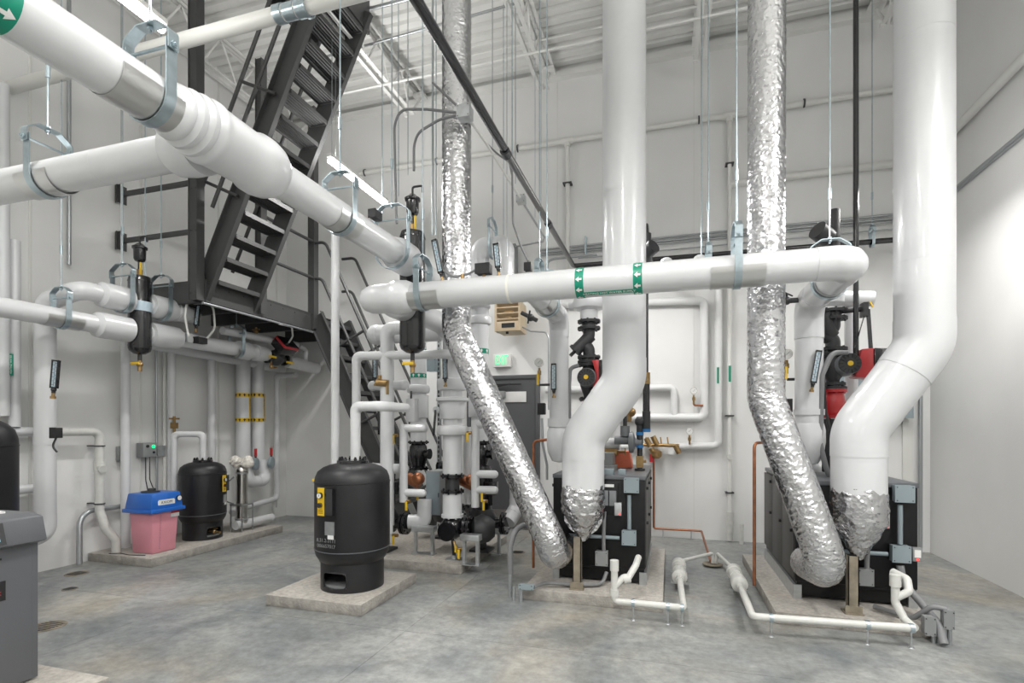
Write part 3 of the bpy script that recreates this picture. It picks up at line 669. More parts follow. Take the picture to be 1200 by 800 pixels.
# boiler front boxes & conduits
for (x1, b, nm) in ((-.20, bl, 'left'), (1.77, br, 'right')):
    y = 4.62
    u = thing('junction_box', 'upper grey junction box at the top front corner of the %s boiler' % nm, 'electrical box', (x1-.13, y-.04, .86)); jbox('', (x1-.11, y-.045, .955), .06, .035, .06, parent=u)
    l = thing('junction_box', 'grey junction box mid-height on the front of the %s boiler' % nm, 'electrical box', (x1-.13, y-.04, .5)); jbox('', (x1-.13, y-.045, .51), .057, .035, .06, parent=l)
    s = thing('junction_box', 'small screwed grey box low on the front of the %s boiler' % nm, 'electrical box', (x1-.34, y-.04, .27)); jbox('', (x1-.36, y-.045, .32), .05, .035, .06, parent=s, m='box_side')
    line('rigid_conduit', 'vertical grey conduit joining two junction boxes on the %s boiler' % nm, 'conduit', [(x1-.13, y-.05, .58), (x1-.13, y-.05, .87)], .017, 'box_grey')
    line('rigid_conduit', 'horizontal grey conduit across the front of the %s boiler' % nm, 'conduit', [(x1-.80+.12, y-.05, .50), (x1-.21, y-.05, .50)], .016, 'box_grey')
    line('flexible_conduit', 'dark flexible conduit hanging down the front of the %s boiler' % nm, 'conduit', [(x1-.34, y-.05, .72), (x1-.345, y-.06, .5), (x1-.345, y-.05, .38)], .017, 'flex_grey')
    q = thing('fuse_switch', 'small light switch box with red lamp on the %s boiler front' % nm, 'electrical box', (x1-.24, y-.03, .70))
    MB().box((x1-.255, y-.05, .69), (x1-.195, y-.0, .80)).build('enclosure', 'galv', q, bevel=.003)
    MB().cyl((x1-.21, y-.05, .705), (x1-.21, y-.058, .705), .007, 10).build('indicator', 'red_led', q)
x1 = 1.77
line('flexible_conduit', 'thick dark flexible conduit from right boiler box down to the floor boxes', 'conduit', [(x1-.13, 4.57, .42), (x1-.12, 4.55, .30), (x1-.06, 4.40, .20), (x1-.04, 4.2, .12), (x1-.04, 4.13, .02)], .026, 'flex_grey', R=.12)
jbox('upright grey floor box at the front right corner of the right pad', (1.665, 4.19, .12), .03, .03, .06, m='box_side')
jbox('second upright grey floor box right of the dark conduit', (1.775, 4.2, .17), .027, .03, .06, m='box_side')
line('flexible_conduit', 'dark cable looping from under right boiler to grey floor box', 'conduit', [(1.45, 4.5, .12), (1.62, 4.3, .12), (1.70, 4.22, .24), (1.775, 4.2, .23)], .018, 'flex_grey')
for x in (1.70, 1.73, 1.76, 1.79): line('conduit_stub', 'short galvanized conduit stub by the right pad, '+{1.70: 'leftmost', 1.73: 'second from left', 1.76: 'third from left', 1.79: 'rightmost'}[x], 'conduit', [(x, 4.2, 0), (x, 4.2, .11)], .014, 'conduit', group='conduit stubs by the right pad')
line('flexible_conduit', 'dark conduit arching up behind the foil duct at left boiler pad', 'conduit', [W(598, 672, Y=4.3), W(598, 640, Y=4.3), W(604, 618, Y=4.35), W(626, 612, Y=4.5)], .024, 'flex_grey', R=.14)
line('conduit_stub', 'galvanized stub and coupling under the arching dark conduit', 'conduit', [W(598, 672, Y=4.3), V((W(598, 672, Y=4.3).x, 4.3, 0))], .018, 'conduit')
c = W(618, 686, Y=4.22); t = jbox('flat grey conduit body lying at the left pad front corner', (c.x, 4.2, .13), .06, .025, .018)
line('conduit_stub', 'galvanized elbow stub under the flat grey conduit body', 'conduit', [(c.x-.05, 4.2, .12), (c.x-.05, 4.2, 0)], .016, 'conduit', group=None)
line('conduit_stub', 'second galvanized stub beside the flat grey conduit body', 'conduit', [(c.x-.11, 4.2, .12), (c.x-.11, 4.2, 0)], .013, 'conduit', group=None)
line('flexible_conduit', 'dark flexible conduit lying under the front of the left boiler', 'conduit', [(c.x+.06, 4.2, .13), (c.x+.12, 4.35, .13), (-.75, 4.40, .12), (-.55, 4.50, .11), (-.52, 4.57, .2)], .016, 'flex_grey', R=.1)
# ---- expansion tanks
def tank(label, x, y, z0, D, H, gang, oa=None):
    t = thing('expansion_tank', label, 'tank', (x, y, z0)); r = D/2; s = H/1.07
    o = V((x, y, z0)); zs = .215*s; zt = H
    # skirt with an access opening facing angle gang+pi/2-ish
    mb = MB(); n = 64; rs = r*.84; th = .006; oa = gang+.12 if oa is None else oa; ow = .42
    ring = lambda R, z: [mb.bm.verts.new(o+V((R*math.cos(6.28318*k/n), R*math.sin(6.28318*k/n), z))) for k in range(n)]
    lv = [0, .04*s, .165*s, zs+.05*s]
    for R in (rs, rs-th):
        rg = [ring(R, z) for z in lv]
        for j in range(3):
            for k in range(n):
                a = (6.28318*(k+.5)/n-oa+math.pi) % 6.28318-math.pi
                if j == 1 and abs(a) < ow: continue
                k2 = (k+1) % n; mb.face([rg[j][k], rg[j][k2], rg[j+1][k2], rg[j+1][k]])
    mb.build('skirt', 'tank_black', t)
    mb = MB(); pth = []
    for a, z in [(-ow, lv[1]), (0, lv[1]-.006), (ow, lv[1]), (ow+.03, (lv[1]+lv[2])/2), (ow, lv[2]), (0, lv[2]+.006), (-ow, lv[2]), (-ow-.03, (lv[1]+lv[2])/2), (-ow, lv[1])]:
        pth.append(o+V((rs*1.005*math.cos(oa+a), rs*1.005*math.sin(oa+a), z)))
    mb.tube(fillet(pth, .03, 4), .006, 6).build('opening_rim', 'tank_black', t)
    MB().cyl(o+V((0, 0, .035)), o+V((0, 0, .05)), rs*.93, 32).build('inner_floor', 'box_side', t)
    prof = [(r*.80, zs+.01), (r*.88, zs+.03*s), (r*.97, zs+.08*s), (r, zs+.13*s), (r, zt-.16*s), (r*.985, zt-.12*s), (r*.92, zt-.07*s), (r*.78, zt-.035*s), (r*.6, zt-.012*s), (r*.42, zt), (0, zt)]
    prof[0:0] = [(0, zs+.01)]
    MB().lathe(prof, o, n=64).build('shell', 'tank_black', t, ang=30)
    for z in (zs+.13*s, zt-.16*s): MB().lathe([(r, z-.004), (r+.004, z-.002), (r+.004, z+.002), (r, z+.004)], o, n=64).build('weld_seam', 'tank_black' if z > .6 else 'panel_grey', t)
    mb = MB().lathe([(r*.42, zt-.01), (r*.42, zt+.02), (r*.40, zt+.026), (0, zt+.026)], o, n=32)
    mb.build('top_flange', 'black_enamel', t)
    for k in range(8): c = o+V((r*.34*math.cos(k*.785), r*.34*math.sin(k*.785), zt+.02)); MB().cyl(c, c+V((0, 0, .022)), .015, 6).cyl(c+V((0, 0, .02)), c+V((0, 0, .034)), .009, 8).build('flange_bolt', 'black_enamel', t)
    # yellow gauge plate
    f = V((math.cos(gang), math.sin(gang), 0)); sd = V((-math.sin(gang), math.cos(gang), 0))
    c = o+f*(r+.012)+V((0, 0, zt-.30*s))
    MB().obox(c+sd*.02-f*.002, sd*.075*s, f*.012, Zv*.11*s).build('gauge_bracket', 'black_enamel', t)
    MB().obox(c+f*.012-sd*.025*s, sd*.035*s, f*.004, Zv*.115*s).build('gauge_plate', 'yellow', t)
    c2 = c+f*.016-sd*.025*s
    MB().cyl(c2+Zv*.052*s, c2+Zv*.052*s+f*.018, .026*s, 20).build('gauge_case', 'black_enamel', t)
    MB().cyl(c2+Zv*.052*s+f*.018, c2+Zv*.052*s+f*.020, .021*s, 20).build('gauge_dial', 'paper', t)
    MB().bar(c2+Zv*.045*s+f*.0215, c2+Zv*.068*s+f*.0215+sd*.008, .003, .002).build('needle', 'dark', t)
    MB().cyl(c2-Zv*.028*s, c2-Zv*.028*s+f*.02, .021*s, 16).build('valve_cap', 'black_enamel', t)
    MB().cyl(c2-Zv*.03*s-sd*.022+f*.0, c2-Zv*.03*s-sd*.022+f*.006, .005*s, 8).build('red_dot', 'red', t)
    mb = MB()
    for k in range(3): mb.obox(c2-Zv*(.07+.012*k)*s+f*.0005, sd*.024*s, f*.0006, Zv*.0018)
    mb.build('print_lines', 'print_dark', t)['kind'] = 'stuff'
    c3 = o+f.lerp(sd, .12).normalized()*(r+.001)+V((0, 0, zt-.52*s)); f3 = f.lerp(sd, .12).normalized(); s3 = Zv.cross(f3)
    MB().obox(c3, s3*.045*s, f3*.003, Zv*.055*s).build('rating_plate', 'galv', t)
    MB().obox(c3-Zv*.07*s+s3*.01, s3*.028*s, f3*.003, Zv*.018*s).build('sticker', 'paper', t)
    return t, o, f, sd
tk, o, f, sd = tank('large black expansion tank with yellow gauge plate at front on its own pad', -2.62, 3.95, .09, .625, 1.05, math.radians(-99))
c = o+V((math.cos(math.radians(-100)), math.sin(math.radians(-100)), 0))*.3145; fz = V((math.cos(math.radians(-97)), math.sin(math.radians(-97)), 0)); sz = Zv.cross(fz)
c = o+fz*.318
text('8.31.2-3111', .042, c+Zv*.44, sz, Zv, 'box_side', tk, .0006); text('006657017', .042, c+Zv*.395, sz, Zv, 'box_side', tk, .0006)
text('ET-1', .04, c+Zv*.845-sz*.02, sz, Zv, 'paper', tk, .0006)
tk2, o2, _, _ = tank('smaller black expansion tank beside the blue-lidded tank at left wall', -5.50, 5.10, .09, .52, .93, math.radians(14), math.radians(-8))
tag(MB().cyl(o2+V((.10, -.03, .10)), o2+V((.32, -.05, .09)), .014, 10).sph(o2+V((.22, -.04, .095)), .026).bar(o2+V((.17, -.04, .13)), o2+V((.27, -.045, .135)), .018, .006).build('drain_valve', 'brass'), 'brass drain valve in the opening of the smaller black tank', 'valve')
jj = W(660/4, 585, D=4.6)
tag(MB().cyl((-3.0, 4.0, 1.0-.02), (-2.93, 3.98, .98), .006, 8).obox((-3.03, 4.0, .965), (.035, 0, -.01), (0, .008, 0), (0, 0, .01)).build('petcock', 'yellow'), 'yellow valve handle poking out left of the large black tank', 'valve')
# ---- glycol feeder tank
t = thing('glycol_feeder', 'pink translucent fluid tank with a bright blue lid by left wall', 'tank', (-5.41, 4.42, .09))
x0, x1, y0, y1 = -5.585, -5.255, 4.24, 4.56
mb = MB(); mb.prism([(x0+.02, y0+.02, .09), (x1-.02, y0+.02, .09), (x1-.02, y1-.02, .09), (x0+.02, y1-.02, .09)], (0, 0, .44))
for v in mb.bm.verts:
    if v.co.z > .4: v.co.x += .02*(1 if v.co.x > -5.42 else -1); v.co.y += .02*(1 if v.co.y > 4.4 else -1)
mb.build('tank_body', 'pink', t, bevel=.02)
mb = MB().box((x0-.045, y0-.045, .53), (x1+.045, y1+.045, .57)); mb.build('lid_rim', 'blue_lid', t, bevel=.008)
mb = MB().box((x0-.03, y0-.03, .56), (x1+.03, y1+.03, .735))
for v in mb.bm.verts:
    if v.co.z > .7: v.co.x += .025*(-1 if v.co.x > -5.42 else 1); v.co.y += .02*(-1 if v.co.y > 4.4 else 1)
mb.build('lid', 'blue_lid', t, bevel=.015)
MB().cyl((-5.45, 4.38, .73), (-5.45, 4.38, .748), .09, 24).cyl((-5.46, 4.40, .748), (-5.46, 4.40, .775), .04, 16).build('fill_cap', 'cast_iron', t)
xx = x1+.020
MB().prism([(xx, 4.29, .615), (xx, 4.30, .60), (xx, 4.48, .60), (xx, 4.49, .615), (xx, 4.49, .65), (xx, 4.48, .665), (xx, 4.30, .665), (xx, 4.29, .65)], (.003, 0, 0)).build('logo_plate', 'white', t)
text('AXIOM', .042, (xx+.0045, 4.39, .634), (0, 1, 0), (0, 0, 1), 'print_dark', t, .0005)
MB().cyl((x1+.01, 4.54, .66), (x1+.03, 4.54, .66), .03, 20).build('gauge_case', 'dark', t); MB().cyl((x1+.03, 4.54, .66), (x1+.032, 4.54, .66), .025, 20).build('gauge_dial', 'paper', t)
MB().box((x1-.001, 4.46, .46), (x1+.003, 4.56, .52)).build('white_label', 'paper', t); MB().box((x1, 4.46, .5), (x1+.004, 4.56, .525)).build('red_label', 'red', t)
mb = MB()
for k in range(20): mb.box((x1-.018+.00095*k, 4.33, .14+.019*k), (x1-.0165+.00095*k, 4.33+(.012 if k % 2 else .02), .143+.019*k))
mb.build('level_marks', 'print_dark', t)['kind'] = 'stuff'
line('black_cable', 'thin black cable lying on the pad in front of pink tank', 'cable', [(-5.3, 4.2, .094), (-5.5, 4.17, .094), (-5.65, 4.2, .094), (-5.75, 4.15, .094)], .004, 'dark', n=6)
# ---- grey cabinet at the left edge
t = thing('water_heater_cabinet', 'dark grey boiler cabinet with small touch screen at bottom left corner', 'cabinet', (-3.7, 1.6, .09))
cx1, cy0, cy1 = -3.275, 1.2, 1.99
bx0 = -4.35
MB().box((bx0, cy0, .10), (cx1, cy1, .86)).build('body', 'panel_grey', t, bevel=.006)
prof = [(cx1-.02, .82), (cx1+.075, .845), (cx1+.04, .975), (cx1-.03, .99), (bx0, .99), (bx0, .82)]
MB().prism([(x, cy0, z) for x, z in prof], (0, cy1-cy0+.0, 0)).build('hood', 'panel_grey', t, bevel=.01)
MB().box((bx0+.05, cy0, .99), (cx1-.12, cy1-.08, 1.0)).build('top_sheet', 'paper', t)
MB().box((cx1-.001, cy0+.05, .105), (cx1+.002, cy1-.03, .83)).build('door', 'panel_grey', t, bevel=.002)
d = V((-.04, 0, .135)).normalized(); nf = V((.135, 0, .04)).normalized(); c = V((cx1+.10, 1.80, .94))
c = V((cx1+.058, 1.71, .91))
MB().obox(c, (0, .095, 0), d*.055, nf*.004).build('screen_bezel', 'cast_iron', t); MB().obox(c+nf*.005, (0, .07, 0), d*.036, nf*.001).build('touch_screen', 'screen', t)
text('MENU', .012, c+nf*.0066, (0, 1, 0), d, 'print_dark', t, .0003) if False else None
MB().box((cx1+.002, 1.60, .56), (cx1+.006, 1.84, .66)).build('badge', 'dark', t); MB().box((cx1+.006, 1.74, .605), (cx1+.0075, 1.82, .609)).box((cx1+.006, 1.74, .59), (cx1+.0075, 1.82, .594)).build('badge_stripes', 'red', t)
MB().box((cx1+.002, 1.6, .77), (cx1+.012, 1.82, .78)).build('door_pull', 'dark', t)
tk3, _, _, _ = tank('black tank partly cut off by the left edge behind grey cabinet', -5.07, 2.60, .09, .60, 1.43, math.radians(-160))

q = thing('fuse_switch', 'small grey switch with red dot right of the right boiler mid box', 'electrical box', (1.745, 4.56, .46))
MB().box((1.715, 4.555, .46), (1.775, 4.60, .56)).build('enclosure', 'box_side', q, bevel=.003); MB().box((1.725, 4.552, .49), (1.765, 4.555, .545)).build('white_label', 'paper', q)
MB().cyl((1.745, 4.555, .475), (1.745, 4.550, .475), .008, 10).build('indicator', 'red_led', q)
# ================================================================ LEFT WALL PIPING
LX = -5.30
L2 = pipe('wall_main_pipe', 'upper white pipe into the left separator that bends down to the floor at left', [(LX, 4.05, 2.74), (LX, 3.56, 2.74), (-5.62, 3.47, 2.62), (-5.62, 3.47, .44), (-5.62, 2.6, .42)], .083, R=.16, seams=1.4)
MB().lathe([(.085, 0), (.12, .03), (.125, .08), (.125, .30)], (LX, 3.72, 2.74), (0, 1, 0), 28).build('reducer_cover', 'jacket', L2)
MB().tube([(-5.62, 3.47, 1.28), (-5.62, 3.47, 1.38)], .087, 28).build('joint_band', 'jacket', L2)
L1 = pipe('wall_main_pipe', 'lower white pipe into the left separator entering from the left edge', [(LX, 1.2, 2.44), (LX, 4.05, 2.44)], .085, covers=False, seams=1.0)
MB().lathe([(.087, 0), (.12, .03), (.125, .08), (.125, .34)], (LX, 3.68, 2.44), (0, 1, 0), 28).build('reducer_cover', 'jacket', L1)
R2 = pipe('wall_main_pipe', 'white pipe leaving the left separator and running under the platform', [(LX, 4.22, 2.44), (LX, 5.95, 2.44)], .085, covers=False, seams=0)
for y0, a, b in ((4.24, .125, .32), (5.45, .115, .16), (5.72, .11, .14)):
    MB().lathe([(a, 0), (a, b), (a*.82, b+.03)], (LX, y0, 2.44), (0, 1, 0), 28).build('fitting_cover', 'jacket', R2)
U2 = pipe('wall_main_pipe', 'upper white pipe leaving the left separator with stepped fittings', [(LX, 4.22, 2.74), (LX, 4.75, 2.74)], .085, covers=False, seams=0)
for y0, a, b in ((4.24, .125, .25), (4.55, .105, .12), (4.7, .09, .1)):
    MB().lathe([(a, 0), (a, b), (a*.8, b+.03)], (LX, y0, 2.74), (0, 1, 0), 28).build('fitting_cover', 'jacket', U2)
pipe('small_pipe', 'thin white pipe running under the platform edge toward the red pump', [(LX, 5.2, 2.64), (LX, 6.55, 2.66)], .05, covers=False, seams=0)
pipe('wall_main_pipe', 'white pipe stub beyond the red and black pump ending at the back wall', [(LX, 6.35, 2.40), (LX, 7.0, 2.36)], .09, covers=False, seams=.3)
MB().cyl((LX, 7.0, 2.36), (LX, 7.03, 2.36), .095, 20).build('end_ring', 'dark', None) if False else None
MAN = pipe('wall_manifold', 'white pipe lying along the left wall behind the separator', [(-5.86, 4.75, 2.42), (-5.86, 6.9, 2.36)], .06, covers=False, seams=0)
def vp(px, X, ztop, r, label, zb=.09, **k):
    p = W(px, 500, X=X); return pipe('wall_riser', label, [(X, p.y, ztop), (X, p.y, zb)], r, covers=False, seams=k.pop('seams', 0), n=20, **k)
vp(147, -5.88, 2.60, .046, 'white riser on left wall just behind the blue-lidded tank')
vp(201, -5.88, 2.42, .046, 'white riser on left wall left of the smaller black tank')
vp(248, -5.88, 2.38, .048, 'white riser on left wall just right of the smaller black tank')
rA = vp(285, -5.86, 2.60, .095, 'first thick white riser with yellow flow bands', zb=.85, seams=.9)
rB = vp(302, -5.86, 2.60, .095, 'second thick white riser with yellow flow bands nearer the corner', zb=.85, seams=.9)
for rr, px in ((rA, 285), (rB, 302)):
    y = W(px, 500, X=-5.86).y
    for py in (463, 492):
        z = W(px, py, X=-5.86).z; band(rr, (-5.86, y, z), (0, 0, 1), .095, .055, 'yellow', 10, 1, 'dark')
    z0, z1 = W(px, 491, X=-5.86).z, W(px, 464, X=-5.86).z
    a = math.radians(20); q = V((math.cos(a), math.sin(a), 0))
    MB().obox(V((-5.86, y, (z0+z1)/2))+q*.0955, (0, 0, (z1-z0)/2), q.cross(Zv)*.022, q*.002).build('label_strip', 'yellow', rr)
    text('CHILLED WATER', .034, V((-5.86, y, (z0+z1)/2))+q*.099, (0, 0, 1), -(Zv.cross(q)), 'dark', rr, .0004)
yA, yB = W(285, 500, X=-5.86).y, W(302, 500, X=-5.86).y
pipe('return_bend', 'white U-shaped pipe bend joining the two yellow-banded risers', [(-5.80, yA-.02, .95), (-5.74, yA-.02, .66), (-5.74, yB+.02, .66), (-5.80, yB+.02, .95)], .08, R=.12)
for yy, lab in ((yA+.02, 'left'), (yB+.05, 'right')):
    t = thing('butterfly_valve', 'round grey valve with red handle, %s one under the yellow-banded risers' % lab, 'valve', (-5.6, yy, .82))
    MB().lathe([(.05, -.025), (.085, -.02), (.09, 0), (.085, .02), (.05, .025)], (-5.66, yy, .92), (1, .35, 0), 24).build('body', 'box_grey', t)
    MB().cyl((-5.66, yy, 1.0), (-5.66, yy, 1.08), .015, 8).build('stem', 'cast_iron', t)
    MB().box((-5.675, yy-.015, 1.03), (-5.645, yy+.015, 1.14)).build('handle', 'red', t, bevel=.004)
p = W(323, 500, X=-5.88)
pipe('wall_riser', 'slim white riser at the corner turning along the wall to the filter', [(-5.5, p.y, 2.25), (-5.86, p.y, 2.25), (-5.86, p.y, .34), (-5.70, 5.75, .30), (-5.55, 5.62, .30)], .04, R=.09)
pipe('floor_pipe', 'short white pipe on the pad beside the stainless filter', [(-5.35, 5.45, .18), (-5.35, 6.1, .18)], .055, covers=False, seams=0)
vp(3, -5.88, 4.6, .052, 'white vertical pipe at the far left edge of the photo', zb=1.55, seams=1.2)
t = vp(17, -5.9, 3.2, .045, 'slim white pipe with green tag near the left edge', zb=1.45)
c = W(12.5, 427, X=-5.84); MB().box((c.x-.003, c.y-.02, c.z-.10), (c.x+.004, c.y+.02, c.z+.10)).build('label_strip', 'green', t); text('HEATING WATER', .022, (c.x+.005, c.y, c.z), (0, 0, 1), (0, -1, 0), 'white', t, .0004)
pipe('wall_pipe', 'white horizontal pipe low on wall behind the cut-off black tank', [(-5.92, 2.6, 1.42), (-5.92, 3.7, 1.40)], .045, covers=False, seams=0)
pipe('wall_pipe', 'lower white horizontal pipe near floor behind the cut-off black tank', [(-5.92, 2.6, .86), (-5.92, 3.7, .85)], .045, covers=False, seams=0)
line('wall_conduit', 'tall galvanized conduit on the left wall above the bent pipe', 'conduit', [W(81, 0, X=-5.97), W(81, 310, X=-5.97)], .018, 'conduit')
line('wall_conduit', 'galvanized conduit dropping behind the slim green-tagged pipe', 'conduit', [W(19, 300, X=-5.97), W(19, 485, X=-5.97)], .012, 'conduit')
line('wall_conduit', 'galvanized conduit dropping past the grey control box to the tank pad', 'conduit', [W(183, 400, X=-5.97), W(184, 600, X=-5.97)], .014, 'conduit')
line('wall_conduit', 'painted conduit on left wall between risers behind the smaller tank', 'conduit', [W(193, 405, X=-5.97), W(193, 610, X=-5.97)], .022, 'painted_pipe')
# vent stub pipe and clean out
y0 = W(115, 500, X=-5.88).y
t = pipe('drain_pipe', 'off-white drain pipe with cleanout dropping to the left wall pad', [(-5.86, 3.55, 1.40), (-5.86, y0, 1.40), (-5.86, y0, .55), (-5.80, y0+.02, .36), (-5.74, y0+.09, .22), (-5.74, y0+.09, .09)], .043, R=.08, m='pvc_white', covers=False, seams=0)
MB().cyl((-5.86, y0, 1.02), (-5.78, y0-.02, 1.0), .04, 16).cyl((-5.86, y0, .95), (-5.86, y0, 1.08), .052, 20).build('cleanout', 'pvc_white', t)
for z in (.62, 1.24): MB().cyl((-5.86, y0, z), (-5.86, y0, z+.012), .052, 16).box((-6.02, y0-.02, z), (-5.85, y0+.02, z+.012)).build('clamp', 'cast_iron', t)
line('arched_conduit', 'thick grey conduit arching out of the floor along the left wall', 'conduit', [W(93, 661, X=-5.85), W(93, 600, X=-5.9), W(150, 592, X=-5.97)], .027, 'conduit', R=.16)
t = thing('controller_box', 'dark grey wall control box with green lamp above blue-lidded tank', 'electrical box', W(174, 536, X=-5.9))
c = W(174, 527, X=-5.92); MB().box(c+V((-.09, -.08, -.085)), c+V((.02, .09, .085))).build('enclosure', 'box_side', t, bevel=.006)
MB().cyl(c+V((.02, .045, .04)), c+V((.028, .045, .04)), .02, 12).build('green_lamp', 'green_led', t); MB().cyl(c+V((.02, -.03, .045)), c+V((.03, -.03, .045)), .018, 12).cyl(c+V((.02, .05, -.03)), c+V((.03, .05, -.03)), .014, 12).build('knob', 'dark', t)
for k in (-.02, .03): line('control_cable', 'black cable from grey control box to the blue lid, '+('left one' if k < 0 else 'right one'), 'cable', [c+V((-.02, k, -.08)), c+V((.02, k-.03, -.35)), c+V((.2, k*2-.1, -.6))], .006, 'dark', group='cables of the control box')
jbox('small galvanized outlet box right of the green-lamp control box', W(187, 528, X=-5.97), .03, .05, .06, m='galv', face=(1, 0, 0))
jbox('flat grey box left of the riser by the control box', W(143, 531, X=-5.98), .03, .05, .08, m='box_side', face=(1, 0, 0))
# sensor on bent pipe
thermometer('black stick thermometer on the bent white pipe at far left', W(62, 467, Y=3.30), (.12, 0, 1), L=.20, face=(.3, -1, 0), s=1.25)
c = W(66, 507, Y=3.28); t = jbox('black sensor box clamped on the bent white pipe at far left', c, .035, .03, .045, m='dark', name='sensor_box', cat='sensor', face=(0, -1, 0))
line('sensor_cable', 'short cable hanging from the black sensor box at far left', 'cable', [c+V((0, 0, -.04)), c+V((-.02, -.02, -.12)), c+V((.01, 0, -.17))], .008, 'cast_iron')
# stainless filter
t = thing('stainless_filter', 'stainless steel cartridge filter with plastic-wrapped heads on the wall pad', 'filter', (-5.36, 5.57, .09)); o = V((-5.36, 5.57, 0))
MB().lathe([(.05, .18), (.068, .20), (.07, .24), (.07, .86), (.08, .865), (.08, .90), (.065, .93), (.03, .96)], o, n=28).build('housing', 'stainless', t)
for z in (.24, .84): MB().cyl(o+Zv*z, o+Zv*(z+.02), .078, 24).build('clamp_band', 'galv', t)
for q in (-1, 1):
    for w_ in (-1, 1): MB().box(o+V((q*.09-.006, w_*.09-.006, .09)), o+V((q*.09+.006, w_*.09+.006, .45))).build('leg', 'galv', t)
MB().box(o+V((-.10, -.098, .43)), o+V((.10, -.085, .45))).box(o+V((.085, -.10, .43)), o+V((.098, .10, .45))).build('frame', 'galv', t)
for q in (-1, 1):
    mb = MB().sph(o+V((q*.09, 0, .99)), .075, n=20); crumple(mb, .02, 18, q, .5); mb.build('plastic_wrap', 'plastic_bag', t, flat=True)
pipe('filter_pipe', 'white elbow pipe at the foot of the stainless filter', [(-5.36, 5.57, .30), (-5.36, 5.57, .16), (-5.36, 5.9, .16)], .045, R=.06)
line('filter_hose', 'thin grey hose looping left of the stainless filter', 'hose', [(-5.42, 5.5, .8), (-5.5, 5.42, .7), (-5.5, 5.42, .5), (-5.42, 5.5, .45)], .009, 'flex_grey')
# pipe onto small tank
pipe('tank_pipe', 'white pipe looping from the wall into the top of the smaller black tank', [(-5.50, 5.10, 1.04), (-5.50, 5.10, 1.36), (-5.78, 4.95, 1.36), (-5.78, 4.95, .3)], .036, R=.07, seams=0)
MB().box((0, 0, 0), (1, 1, 1)) if False else None
tag(MB().cyl((-5.78, 4.95, 1.38), (-5.78, 4.95, 1.58), .016, 10).box((-5.81, 4.92, 1.43), (-5.75, 4.98, 1.50)).box((-5.82, 4.91, 1.54), (-5.74, 4.99, 1.56)).build('relief_valve', 'brass'), 'brass relief valve atop the white pipe by the smaller black tank', 'valve')
# ---------------------------------------------------------------- separators
def vent(x, y, z, parent):
    MB().cyl((x, y, z), (x, y, z+.16), .018, 10).build('nipple', 'black_enamel', parent)
    MB().lathe([(.02, .14), (.045, .15), (.055, .17), (.058, .27), (.07, .275), (.072, .295), (.05, .31), (.03, .33), (.0, .33)], (x, y, z), n=20).build('air_vent', 'black_enamel', parent)
    MB().tube(fillet([(x, y, z+.31), (x, y, z+.40), (x+.10, y, z+.40), (x+.10, y, z+.34)], .02, 4), .010, 8).build('vent_tube', 'cast_iron', parent)
    MB().box((x+.025, y-.025, z+.0), (x+.045, y-.010, z+.13)).build('valve_lever', 'yellow', parent, bevel=.003)
    MB().cyl((x, y, z-.02), (x, y, z+.06), .026, 10).build('ball_valve', 'brass', parent)
def separator(label, x, y, z0, z1, r):
    t = thing('air_separator', label, 'air separator', (x, y, z0-.12))
    MB().lathe([(0, z0-.02), (r*.5, z0-.01), (r*.9, z0+.02), (r, z0+.05), (r, z1-.05), (r*.9, z1-.015), (r*.5, z1), (0, z1)], (x, y, 0), n=36).build('vessel', 'black_enamel', t)
    for z in (z0+.07, z1-.07): MB().cyl((x, y, z), (x, y, z+.008), r+.003, 36).build('weld_seam', 'black_enamel', t)
    MB().lathe([(r+.002, z0+.43), (r+.004, z0+.44), (r+.004, z0+.52), (r+.002, z0+.53)], (x, y, 0), n=36).build('label_wrap', 'scale_face', t)
    MB().box((x+.0, y-r-.008, z0+.455), (x+.06, y-r-.003, z0+.50)).build('red_badge', 'red', t)
    MB().cyl((x, y, z0-.10), (x, y, z0), .02, 10).build('drain_nipple', 'cast_iron', t)
    MB().cyl((x, y, z0-.19), (x, y, z0-.08), .022, 10).sph((x, y, z0-.12), .032, n=10).build('drain_valve', 'brass', t)
    MB().box((x-.09, y-.035, z0-.12), (x+.02, y-.02, z0-.095)).build('drain_lever', 'yellow', t, bevel=.003)
    vent(x+.0, y, z1+.0, t); return t
separator('black vertical air separator on the left wall mains', LX, 4.14, 2.22, 3.03, .105)
separator('black vertical air separator behind the header in the middle', SX+.03, SY, 2.13, 3.22, .115)
# upper outlet of middle separator and lower outlet to riser
pipe('outlet_pipe', 'white pipe leaving the back of the middle separator low toward the tall foil', [(SX, SY+.08, HZ), (SX, 5.0, HZ), (-2.12, 5.02, 2.40), (-2.12, 5.02, 2.1)], .105, R=.16)
pipe('outlet_pipe', 'white pipe leaving the back of the middle separator high', [(SX, SY+.08, MZ), (SX+.1, 5.35, MZ), (-1.9, 5.35, MZ)], .10, R=.16)
